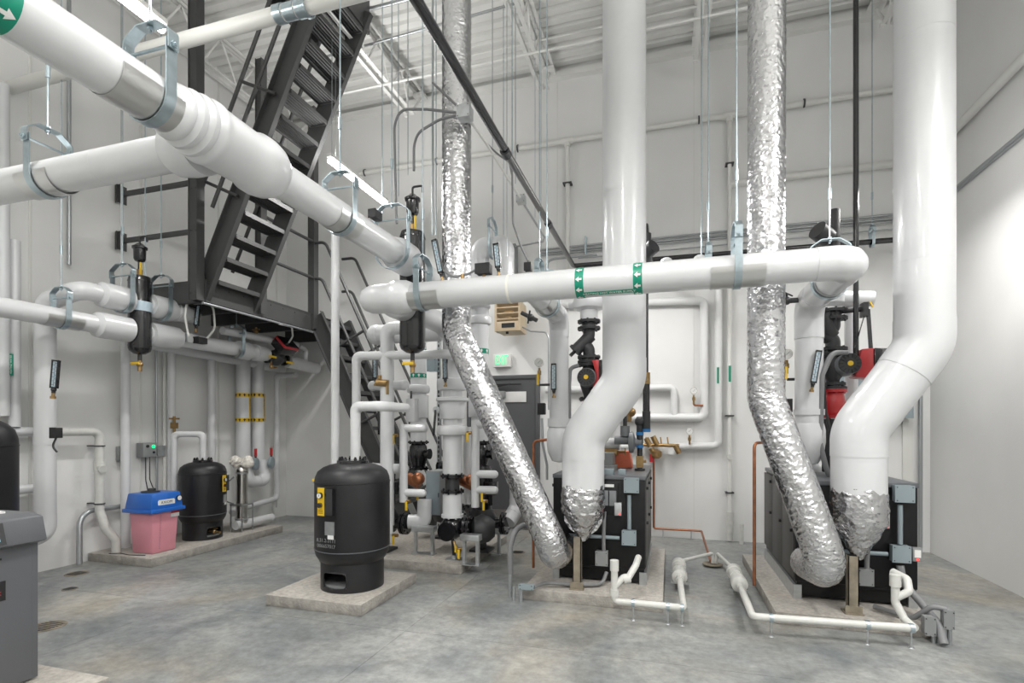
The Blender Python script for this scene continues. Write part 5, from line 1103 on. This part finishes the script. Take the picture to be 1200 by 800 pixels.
c = W(928, 352, Y=4.9); MB().cyl(c+V((-.10, 0, 0)), c+V((.08, 0, 0)), .022, 10).sph(c+V((-.04, 0, 0)), .035).build('body', 'cast_iron', t); MB().bar(c+V((-.07, -.03, .07)), c+V((.0, -.03, .03)), .012, .01).cyl(c+V((-.04, 0, 0)), c+V((-.04, 0, .06)), .01, 8).build('handle', 'dark', t)
c = W(622, 372, Y=4.75); t = thing('ball_valve', 'small black and chrome valve right of the tan louvered box', 'valve', c)
MB().cyl(c+V((-.09, 0, .05)), c+V((.06, 0, -.03)), .02, 10).sph(c, .035).build('body', 'cast_iron', t); MB().bar(c+V((-.02, -.03, -.06)), c+V((.0, -.03, .06)), .014, .01).build('handle', 'dark', t)
tag(MB().bar(W(1018, 351, Y=5.5), W(1023, 360, Y=5.5), .02, .01).build('lever', 'yellow'), 'yellow lever at the end of the capped pipe by right flue', 'valve handle')
# ================================================================ HANGERS
hanger('largest galvanized clevis hanger at top left around the big main', (MX, 1.76, MZ), (0, 1, 0), MR, w=.05, shield=.40)
hanger('galvanized clevis hanger around the big main below the lit strip light', (MX, 3.15, MZ), (0, 1, 0), MR, shield=.26)
hanger('galvanized clevis hanger at the separator end of the big main', (MX, 3.86, MZ), (0, 1, 0), MR*1.3, shield=0)
hanger('galvanized clevis hanger around the left branch pipe', (-3.46, YJ, 2.888), (1, 0, 0), .092, shield=.26)
hanger('galvanized clevis hanger at the left start of the green-banded header', (-1.93, HYY, HZ), (1, 0, 0), HR, shield=.34)
hanger('galvanized clevis hanger on the header in front of the right foil duct', (.44, HYY, HZ), (1, 0, 0), HR, shield=.34)
hanger('galvanized clevis hanger on the return header left of the right foil duct', (.33, 5.0, 2.80), (1, 0, 0), .09, shield=0)
hanger('galvanized clevis hanger on the drop behind the header elbow at right', (1.14, 4.42, HZ), (0, 1, 0), HR, shield=.12)
hanger('galvanized clevis hanger on the branch beside the tan louvered box', (-1.03, 4.5, HZ), (0, 1, 0), .095, shield=.12)
hanger('galvanized clevis hanger seen edge-on over header near upright thermometer', (-1.22, 5.0, 2.80), (1, 0, 0), .09, shield=0)
hanger('thin clevis hanger over the white dome loop behind the header', (-1.91, 5.6, 3.46), (1, 0, 0), .11, shield=0, w=.03)
hanger('galvanized clevis hanger around the lower left wall main', (LX, 3.40, 2.44), (0, 1, 0), .086, shield=.30)
hanger('galvanized clevis hanger just left of the left separator', (LX, 3.96, 2.74), (0, 1, 0), .125, shield=0)
hanger('galvanized clevis hanger just right of the left separator', (LX, 4.38, 2.74), (0, 1, 0), .125, shield=0)
hanger('clevis hanger on the wall main under the platform', (LX, 5.42, 2.44), (0, 1, 0), .10, top=2.9, shield=.12, turn=False)
hanger('small galvanized clevis hanger on black gas pipe behind header elbow', W(1022, 284, Y=6.9), (1, 0, 0), .042, shield=0, w=.03)
# ================================================================ GAS PIPING
GX, GZ, GY = -1.22, 3.58, 6.9
line('gas_pipe', 'black gas pipe slanting from the top centre toward the back wall', 'pipe', [(GX, .8, GZ+.02), (GX, GY, GZ), (2.6, GY, GZ-.03)], .031, 'black_enamel', R=.05, n=16)
for yy in (3.9, 5.4): tag(MB().cyl((GX, yy-.04, GZ), (GX, yy+.04, GZ), .038, 14).build('pipe_coupling', 'cast_iron'), 'coupling on the slanting black gas pipe, '+('nearer' if yy < 5 else 'farther')+' one', 'fitting')
line('gas_riser', 'black vertical gas pipe between the header elbow and right flue', 'pipe', [(1.54, 5.2, 6.4), (1.54, 5.2, 1.9)], .022, 'black_enamel')
gx = -.215
line('gas_riser', 'black vertical gas pipe dropping beside the centre flue', 'pipe', [(gx, 6.8, 3.46), (gx, 5.2, 3.40), (gx, 5.2, 1.96)], .020, 'black_enamel')
t = thing('gas_train', 'gas valve train with grey regulator standing on the left boiler', 'gas valve', (gx, 5.2, 1.03)); o = V((gx, 5.2, 0))
MB().cyl(o+Zv*1.86, o+Zv*1.97, .036, 14).cyl(o+V((0, -.06, 1.91)), o+V((0, 0, 1.91)), .018, 10).build('brass_valve', 'brass', t)
MB().cyl(o+Zv*1.60, o+Zv*1.87, .033, 14).build('black_pipe', 'black_enamel', t)
MB().cyl(o+Zv*1.42, o+Zv*1.60, .038, 14).cyl(o+V((0, 0, 1.52)), o+V((-.09, 0, 1.52)), .03, 12).sph(o+V((-.06, 0, 1.50)), .05).cyl(o+V((-.06, 0, 1.25)), o+V((-.06, 0, 1.50)), .032, 12).build('tee_fitting', 'cast_iron', t)
for z in (1.37, 1.25): MB().cyl(o+V((-.06, 0, z)), o+V((-.06, 0, z+.03)), .036, 14).build('blue_union', 'blue_tape', t)
MB().cyl(o+V((0, 0, 1.40)), o+V((0, 0, 1.43)), .04, 14).build('blue_union', 'blue_tape', t)
MB().cyl(o+V((-.06, 0, 1.04)), o+V((-.06, 0, 1.33)), .026, 12).build('drop_pipe', 'black_enamel', t)
MB().lathe([(.03, -.03), (.10, -.02), (.105, 0), (.10, .02), (.04, .04)], o+V((-.14, 0, 1.30)), (1, 0, 0), 28).build('diaphragm', 'pvc_grey', t)
MB().cyl(o+V((-.30, 0, 1.32)), o+V((-.15, 0, 1.32)), .042, 18).cyl(o+V((-.20, 0, 1.36)), o+V((-.20, 0, 1.46)), .045, 16).cyl(o+V((-.14, 0, 1.30)), o+V((-.04, 0, 1.30)), .04, 14).build('regulator_body', 'pvc_grey', t)
MB().cyl(o+V((-.20, 0, 1.46)), o+V((-.20, 0, 1.68)), .02, 10).build('vent_pipe', 'black_enamel', t)
MB().box(o+V((-.095, -.035, 1.06)), o+V((-.025, .03, 1.17))).cyl(o+V((-.06, 0, 1.12)), o+V((.0, 0, 1.12)), .015, 8).build('gas_cock', 'brass', t)
MB().cyl(o+V((-.06, 0, 1.03)), o+V((-.06, 0, 1.05)), .05, 16).build('base_ring', 'cast_iron', t)
tag(MB().cyl((-.40, 5.5, 1.50), (-.40, 5.5, 1.66), .03, 10).sph((-.38, 5.5, 1.6), .05, n=8).cyl((-.50, 5.5, 1.58), (-.36, 5.5, 1.58), .018, 8).build('pressure_relief_valve', 'brass'), 'brass relief valve behind the grey gas regulator', 'valve')
pipe('boiler_outlet', 'short white pipe stub with brass underside left of the gas regulator', [(-.80, 5.35, 1.28), (-.48, 5.35, 1.28)], .06, covers=False, seams=0)
tag(MB().box((-.70, 5.28, 1.17), (-.50, 5.42, 1.23)).cyl((-.5, 5.35, 1.2), (-.42, 5.35, 1.2), .012, 8).box((-.43, 5.34, 1.17), (-.42, 5.36, 1.24)).build('flow_switch', 'brass'), 'brass flow switch under the white stub on left boiler', 'switch')
pipe('tall_white_drop', 'white vertical pipe behind the gas regulator by the centre flue', [(-.60, 6.14, 1.9), (-.60, 6.14, 0)], .06, covers=False, seams=0)
# ================================================================ BACK WALL PIPING
BY = WALL_Y-.07
def bw(name, lab, pts, r, m='jacket_wall', R=.07, cat='pipe', Y=None, n=14): return line(name, lab, cat, [W(px, py, Y=Y or BY) for px, py in pts], r, m, R, n)
bw('wall_loop', 'white pipe loop on the back wall with square corner at upper right', [(640, 357), (825, 352), (825, 489), (690, 489)], .052)
bw('wall_loop', 'small white offset pipe inside the back wall loop', [(640, 457), (790, 454), (790, 488)], .045)
bw('wall_loop', 'long white pipe down the back wall turning left to the brass manifold', [(842, 330), (842, 522), (790, 523)], .045)
bw('wall_loop', 'white pipe continuing left from the brass manifold behind the flue', [(752, 523), (650, 523)], .035)
c = W(841, 440, Y=BY); tag(MB().box((c.x-.012, BY-.052, c.z-.10), (c.x+.012, BY-.046, c.z+.10)).build('label_strip', 'green'), 'green label strip on the long back wall pipe', 'label')
t = bw('wall_conduit', 'off-white vertical pipe with black clips down the back wall at right', [(855, 137), (855, 600)], .026, 'painted_pipe')
c = W(855, 438, Y=BY); tag(MB().box((c.x-.014, BY-.032, c.z-.10), (c.x+.014, BY-.027, c.z+.10)).build('label_strip', 'green'), 'green label strip on the clipped off-white pipe', 'label')
for py in (192, 487, 577): c = W(855, py, Y=BY); tag(MB().box((c.x-.05, BY-.035, c.z-.008), (c.x+.05, WALL_Y, c.z+.008)).build('pipe_clip', 'cast_iron'), 'black clip on the off-white back wall pipe, '+{192: 'top', 487: 'middle', 577: 'bottom'}[py]+' one', 'clip')
c = W(855, 535, Y=BY); tag(MB().cyl(c+V((0, -.05, 0)), c+V((0, .02, 0)), .035, 16).build('cleanout', 'pvc_white'), 'round cleanout cap on the off-white back wall pipe', 'fitting')
c = W(855, 618, Y=BY); tag(MB().cyl((c.x, BY, .12), (c.x, BY, .38), .045, 16).cyl((c.x, BY, .22), (c.x, BY, .26), .05, 16).cyl((c.x, BY, .02), (c.x, BY, .12), .036, 16).build('drain_trap', 'pvc_white'), 'white drain fitting at the floor under the clipped pipe', 'fitting')
tag(MB().cyl((W(869, 631, Y=BY-.1).x, BY-.1, 0), W(869, 614, Y=BY-.1), .025, 12).build('drain_stub', 'pvc_white'), 'short white capped stub on floor right of the drain fitting', 'pipe')
bw('wall_conduit', 'off-white vertical pipe on the back wall left of the centre flue', [(665, 163), (665, 330)], .030, 'painted_pipe')
c = W(665, 215, Y=BY); tag(MB().box((c.x-.06, BY-.04, c.z-.008), (c.x+.06, WALL_Y, c.z+.008)).build('pipe_clip', 'cast_iron'), 'black clip on the off-white pipe left of centre flue', 'clip')
z = W(760, 150, Y=BY).z
line('wall_main', 'off-white painted pipe running high along the whole back wall', 'pipe', [(-4.6, BY, z), (WALL_X1-.03, BY, z)], .035, 'painted_pipe', R=.1)
for px in (665, 855): c = W(px, 140, Y=BY); tag(MB().cyl((c.x-.08, BY, z), (c.x+.08, BY, z), .045, 16).cyl((c.x, BY, z-.08), (c.x, BY, z), .042, 14).build('pipe_tee', 'painted_pipe'), 'off-white tee on the high back wall pipe '+('left of the centre flue' if px < 700 else 'left of the right foil duct'), 'fitting')
for k, px in enumerate((428, 512, 607, 819, 942)): c = W(px, 150, Y=BY); tag(MB().strip([V((c.x, BY+.05*math.cos(a), z+.05*math.sin(a))) for a in [math.pi*(.5+j/8) for j in range(9)]], (1, 0, 0), .02, .006).build('pipe_strap', 'cast_iron'), 'black strap on the high back wall pipe, '+['leftmost near the strip light', 'left of the tall foil duct', 'between foil duct and centre flue', 'between centre flue and right foil', 'right of the right foil duct'][k], 'clip')
z = W(925, 206, Y=BY).z
line('wall_ledge_pipe', 'thick off-white pipe on back wall at right above the conduits', 'pipe', [(.72, BY+.02, z), (WALL_X1-.06, BY+.02, z), (WALL_X1-.06, .5, z)], .045, 'painted_pipe')
for n, (py, r) in enumerate(((283, .014), (287, .014), (290, .012), (298, .009))):
    z = W(760, py-4, Y=BY).z
    line('wall_conduit', ['top', 'second', 'third', 'lowest, thin'][n]+' galvanized conduit in the bundle along the back wall', 'conduit', [(-1.75 if n < 3 else -1.2, BY+.03, z), (WALL_X1-.03, BY+.03, z)] if n else [(-1.75, BY+.03, z), (WALL_X1-.03, BY+.03, z), (WALL_X1-.03, 1, z+.02)], r, 'conduit', R=.08)
for n, dz in enumerate((.05, .09)): line('wall_conduit', ['lower', 'upper'][n]+' galvanized conduit beside it on the right wall', 'conduit', [(WALL_X1-.02, 6.9, z+.10+dz), (WALL_X1-.02, 1, z+.10+dz)], .013, 'conduit')
for n, px in enumerate((686, 982)): c = W(px, 285 if n == 0 else 262, Y=BY); tag(MB().box((c.x-.012, BY-.0, c.z-.14), (c.x+.012, WALL_Y, c.z+.10)).build('strut_clip', 'zinc'), 'strut clip holding the back wall conduits, '+('left' if n == 0 else 'right')+' one', 'clip')
line('wall_conduit', 'grey conduit bending off the bundle left of the centre flue', 'conduit', [W(641, 316, Y=7.0), W(641, 306, Y=7.0), W(650, 303, Y=7.0), W(700, 298, Y=7.0)], .018, 'conduit', R=.08)
t = jbox('grey electrical box on back wall behind the upright thermometer', W(596, 308, Y=7.08), .12, .06, .24, m='box_side')
line('corner_conduit', 'grey conduit up the back right corner by the right flue', 'conduit', [(2.76, 7.14, 0), (2.76, 7.14, 3.0)], .022, 'conduit')
struct(MB().box((2.60, WALL_Y-.03, 0), (2.70, WALL_Y+.01, 2.9)).build('trim_1', 'painted_pipe'))
jbox('wide blue-grey panel box on the back wall behind the right pump', W(1003, 462, Y=7.08), .55, .06, .28, m='box_grey', name='wall_cabinet', cat='electrical box', screws=False)
struct(MB().box((1.25, 7.10, 1.2), (2.55, WALL_Y, 1.9)).build('trim_2', 'white_steel')) if False else None
# brass manifold
t = thing('brass_manifold', 'brass backflow manifold with small valves on the back wall', 'valve', W(775, 545, Y=BY-.03)); Yb = BY-.03
MB().cyl(W(752, 521, Y=Yb), W(796, 522, Y=Yb), .022, 12).build('body', 'brass', t)
for px, py in ((762, 516), (770, 514), (796, 524), (768, 528)): MB().cyl(W(px, py+7, Y=Yb), W(px-5, py-3, Y=Yb), .035, 12).build('valve_port', 'brass', t)
for px in (758, 766, 775, 783): MB().cyl(W(px, 520, Y=Yb), W(px-1, 512, Y=Yb), .008, 6).build('test_cock', 'brass', t)
MB().lathe([(.02, 0), (.07, -.03), (.07, -.09), (.04, -.12), (0, -.12)], W(769, 526, Y=Yb), n=16).build('relief_body', 'brass', t)
MB().cyl(W(764, 532, Y=Yb), W(764, 541, Y=Yb), .03, 10).build('red_valve', 'red', t); MB().box(W(783, 532, Y=Yb-.02), W(790, 525, Y=Yb-.01)).build('tag', 'paper', t)
cp = W(766, 540, Y=BY)
line('copper_pipe', 'copper pipe dropping from brass manifold and running along the wall base', 'pipe', [(cp.x, BY, cp.z), (cp.x, BY, .12), (W(822, 628, Y=BY).x, BY, .12), (W(822, 628, Y=BY).x+.02, 5.85, .05)], .013, 'copper', R=.03)
for px in (777, 810): c = W(px, 630, Y=BY); tag(MB().cyl((c.x, BY, 0), (c.x, BY, .12), .008, 6).build('copper_support', 'galv'), 'tiny support leg under the copper pipe, '+('left' if px < 800 else 'right')+' one', 'support')
line('relief_pipe', 'copper relief pipe left of the right boiler reaching nearly to the floor', 'pipe', [W(900, 518, Y=5.1), W(884, 519, Y=4.9), W(884, 686, Y=4.86)], .013, 'copper', R=.05)
line('relief_pipe', 'copper relief pipe between foil duct and the left boiler', 'pipe', [W(641, 515, Y=5.05), W(625, 517, Y=5.05), W(625, 665, Y=5.0)], .014, 'copper', R=.05)
# ================================================================ ROOF RODS AND WIRES
RODS = [(448, 0, 250, 4.2, .005), (459, 0, 240, 5.0, .004), (467, 0, 230, 5.4, .006), (478, 0, 205, 4.30, .005), (495, 0, 268, 5.0, .005), (507, 95, 275, 4.3, .011), (511, 100, 275, 5.2, .006), (577, 0, 300, 5.3, .004), (590, 0, 275, 5.7, .005), (594, 0, 300, 5.2, .004), (600, 0, 190, 4.6, .006), (604, 70, 215, 5.4, .005), (627, 105, 255, 6.1, .004), (634, 105, 315, 6.2, .004), (822, 75, 300, 5.6, .006), (389, 0, 190, 4.93, .004), (170, 200, 350, 4.38, .005), (142, 200, 350, 3.96, .005)]
RL = ['farthest left of the rods right of the ladder', 'second from the ladder toward the tall foil duct', 'third from the ladder toward the tall foil duct', 'directly above the middle separator vent', 'ending at the tilted header thermometer',
      'thick bluish, touching the left side of the tall foil duct', 'dark, just left of the tall foil duct', 'right of tall foil duct over the dome loop', 'between dome loop and gas pipe, short one', 'between dome loop and gas pipe, longer one',
      'thicker one above the small grey hanging box', 'ending at the small grey hanging box', 'left of a close pair right of the gas pipe', 'right of a close pair right of the gas pipe', 'hanging from the joist right of the centre flue',
      'in front of the tall ladder top', 'right of the left separator vent', 'left of the left separator vent']
for n, (px, a, b, Y, r) in enumerate(RODS):
    p = W(px, b, Y=Y)
    tag(MB().cyl(p, (p.x, p.y, 6.35), r, 6).build('threaded_rod', 'rod_steel' if n % 2 else 'zinc'), 'thin steel hanger rod '+RL[n], 'rod', 'plain hanger rods from the roof')
# hanging conduit boxes
c = W(545, 133, Y=4.08); t = jbox('grey junction box hanging in front of the tall foil duct', c, .055, .05, .05, m='galv')
b2 = W(611, 234, Y=5.4); jbox('small grey junction box hanging left of the slanting gas pipe', b2, .045, .04, .04, m='galv')
line('flexible_conduit', 'grey conduit running from foil-duct junction box to second hanging box', 'conduit', [c, W(570, 168, Y=4.6), b2], .012, 'painted_pipe')
line('flexible_conduit', 'grey conduit continuing from second hanging box to back wall bundle', 'conduit', [b2, W(638, 278, Y=6.1), W(636, 283, Y=6.6), W(604, 289, Y=7.0)], .012, 'conduit')
line('flexible_conduit', 'grey flex arching from foil-duct junction box down at left, upper', 'conduit', [c, W(500, 128, Y=4.08), W(470, 128, Y=4.1), W(462, 145, Y=4.1), W(464, 240, Y=4.1), W(465, 262, Y=4.1)], .011, 'flex_grey', R=.25)
line('flexible_conduit', 'grey flex arching from foil-duct junction box down at left, lower', 'conduit', [c, W(515, 140, Y=4.08), W(490, 155, Y=4.08), W(485, 170, Y=4.1), W(485, 200, Y=4.1)], .011, 'flex_grey', R=.25)
line('flexible_conduit', 'grey conduit rising left from junction box to the joist', 'conduit', [c, W(507, 97, Y=4.1)], .010, 'flex_grey')
line('flexible_conduit', 'grey flex hanging from junction box along the gas pipe', 'conduit', [c, W(575, 175, Y=5.0), W(597, 190, Y=4.7), W(600, 205, Y=4.6)], .009, 'flex_grey', R=.2)
# painted sprinkler style pipe crossing top left
SPK = pipe('overhead_pipe', 'white pipe crossing the top left in front of the tall ladder', [(WALL_X0+.05, 3.4, 4.66), (.2, 3.4, 4.66), (.2, 3.4, 6.3)], .058, covers=False, seams=0, m='painted_pipe')
for dx in (-.10, .10): MB().cyl((-2.80+dx-.035, 3.4, 4.66), (-2.80+dx+.035, 3.4, 4.66), .068, 20).build('grooved_coupling', 'zinc', SPK)
MB().cyl((-2.85, 3.4, 4.66), (-2.75, 3.4, 4.66), .062, 20).build('nipple', 'zinc', SPK)
hanger('small loop hanger by coupling of white pipe at top left', (-2.65, 3.4, 4.66), (1, 0, 0), .06, shield=0, w=.03, h=.12)
# ================================================================ CONDENSATE PIPING ON THE FLOOR
def neutralizer(label, c, d):
    t = thing('condensate_neutralizer', label, 'filter canister', (c[0], c[1], c[2]-.075)); c, d = V(c), V(d).normalized()
    MB().lathe([(.02, -.25), (.05, -.24), (.065, -.23), (.066, -.15), (.055, -.145), (.055, .145), (.066, .15), (.065, .23), (.05, .24), (.02, .25)], c, d, 28).build('canister', 'pvc_white', t)
    MB().cyl(c-d*.02, c+d*.03, .061, 28).build('middle_band', 'pvc_white', t)
    for q in (-1, 1): MB().box(c+d*q*.17+V((-.075, -.01, -.075)), c+d*q*.17+V((.075, .01, -.06))).build('strap_foot', 'galv', t)
    MB().cyl(c-d*.34, c-d*.24, .032, 16).build('inlet_union', 'pvc_white', t)
    return t
n1 = W(796, 668, Z=.13); n2 = W(863, 676, Z=.13)
d1 = (W(795, 655, Z=.13)-W(797, 690, Z=.13)); d2 = (W(856, 660, Z=.13)-W(870, 692, Z=.13))
neutralizer('white neutralizer canister on floor right of the left boiler pad', n1, d1)
neutralizer('white neutralizer canister on floor left of the right boiler pad', n2, d2)
d1.normalize(); d2.normalize(); z = .13
a = n1-d1*.30; b = W(801, 712, Z=z); e = W(720, 704, Z=z)
line('condensate_pipe', 'white plastic drain pipe along the front of the left boiler pad', 'pipe', [a, b, e, V((e.x, e.y, .40))], .026, 'pvc_white', R=.03)
for q, nm in ((e, 'left'),):
    tag(MB().cyl((e.x, e.y, .36), (e.x, e.y, .44), .033, 14).cyl((e.x, e.y, .17), (e.x, e.y, .22), .033, 14).tube(fillet([(e.x, e.y, .24), (e.x+.07, e.y+.03, .31), (e.x+.10, e.y+.06, .30), (e.x+.15, e.y+.12, .38), (e.x+.16, e.y+.3, .40)], .03, 5), .026, 12).cyl((e.x+.06, e.y+.03, .29), (e.x+.11, e.y+.05, .30), .036, 12).build('drain_trap', 'pvc_white'), 'white plastic drain trap at the front of the left boiler', 'pipe')
g = W(882, 722, Z=z); h = W(1072, 736, Z=z); i_ = W(1057, 722, Z=z)
line('condensate_pipe', 'white plastic drain pipe along the front of the right boiler pad', 'pipe', [n2-d2*.30, g, h], .026, 'pvc_white', R=.03)
tag(MB().tube(fillet([h, V((h.x-.02, h.y+.10, .15)), V((h.x-.06, h.y+.14, .25)), V((h.x-.06, h.y+.14, .42))], .03, 5), .026, 14).cyl((h.x-.06, h.y+.14, .36), (h.x-.06, h.y+.14, .44), .034, 14).tube(fillet([(h.x-.06, h.y+.14, .28), (h.x+.02, h.y+.14, .33), (h.x+.03, h.y+.2, .40), (h.x-.02, h.y+.3, .42)], .03, 5), .026, 14).build('drain_trap', 'pvc_white'), 'white plastic drain trap at the front of the right boiler', 'pipe')
dr = W(835, 661, Z=.02)
line('condensate_pipe', 'white drain pipe from left canister to the rusty drain', 'pipe', [n1+d1*.25, n1+d1*.33, V((dr.x, dr.y+.02, .13)), V((dr.x, dr.y, .03))], .017, 'pvc_white', R=.02)
line('condensate_pipe', 'white drain pipe from right canister to the rusty drain', 'pipe', [n2+d2*.25, n2+d2*.33, V((dr.x+.05, dr.y+.02, .13)), V((dr.x+.03, dr.y, .03))], .017, 'pvc_white', R=.02)
tag(MB().lathe([(.10, 0), (.10, .008), (.07, .010), (.06, .002)], dr*1, n=24).build('floor_drain', 'rust_post'), 'rusty floor drain between the two white canisters', 'drain')
for k, p in enumerate((e.lerp(b, .28), e.lerp(b, .78), b+V((-.01, -.0, 0)), g.lerp(h, .12), g.lerp(h, .72), g.lerp(h, .98))):
    t = thing('pipe_stand', 'small steel saddle stand under the '+('left' if k < 3 else 'right')+' pad drain pipe, '+['left', 'middle', 'right'][k % 3]+' one', 'support', (p.x, p.y, 0))
    MB().cyl((p.x, p.y, 0), (p.x, p.y, .10), .006, 8).lathe([(.018, 0), (.016, .004), (.008, .006)], (p.x, p.y, 0), n=10).build('post', 'galv', t)
    MB().cyl((p.x-.012, p.y, .13), (p.x+.012, p.y, .13), .031, 14).build('clamp', 'zinc', t)
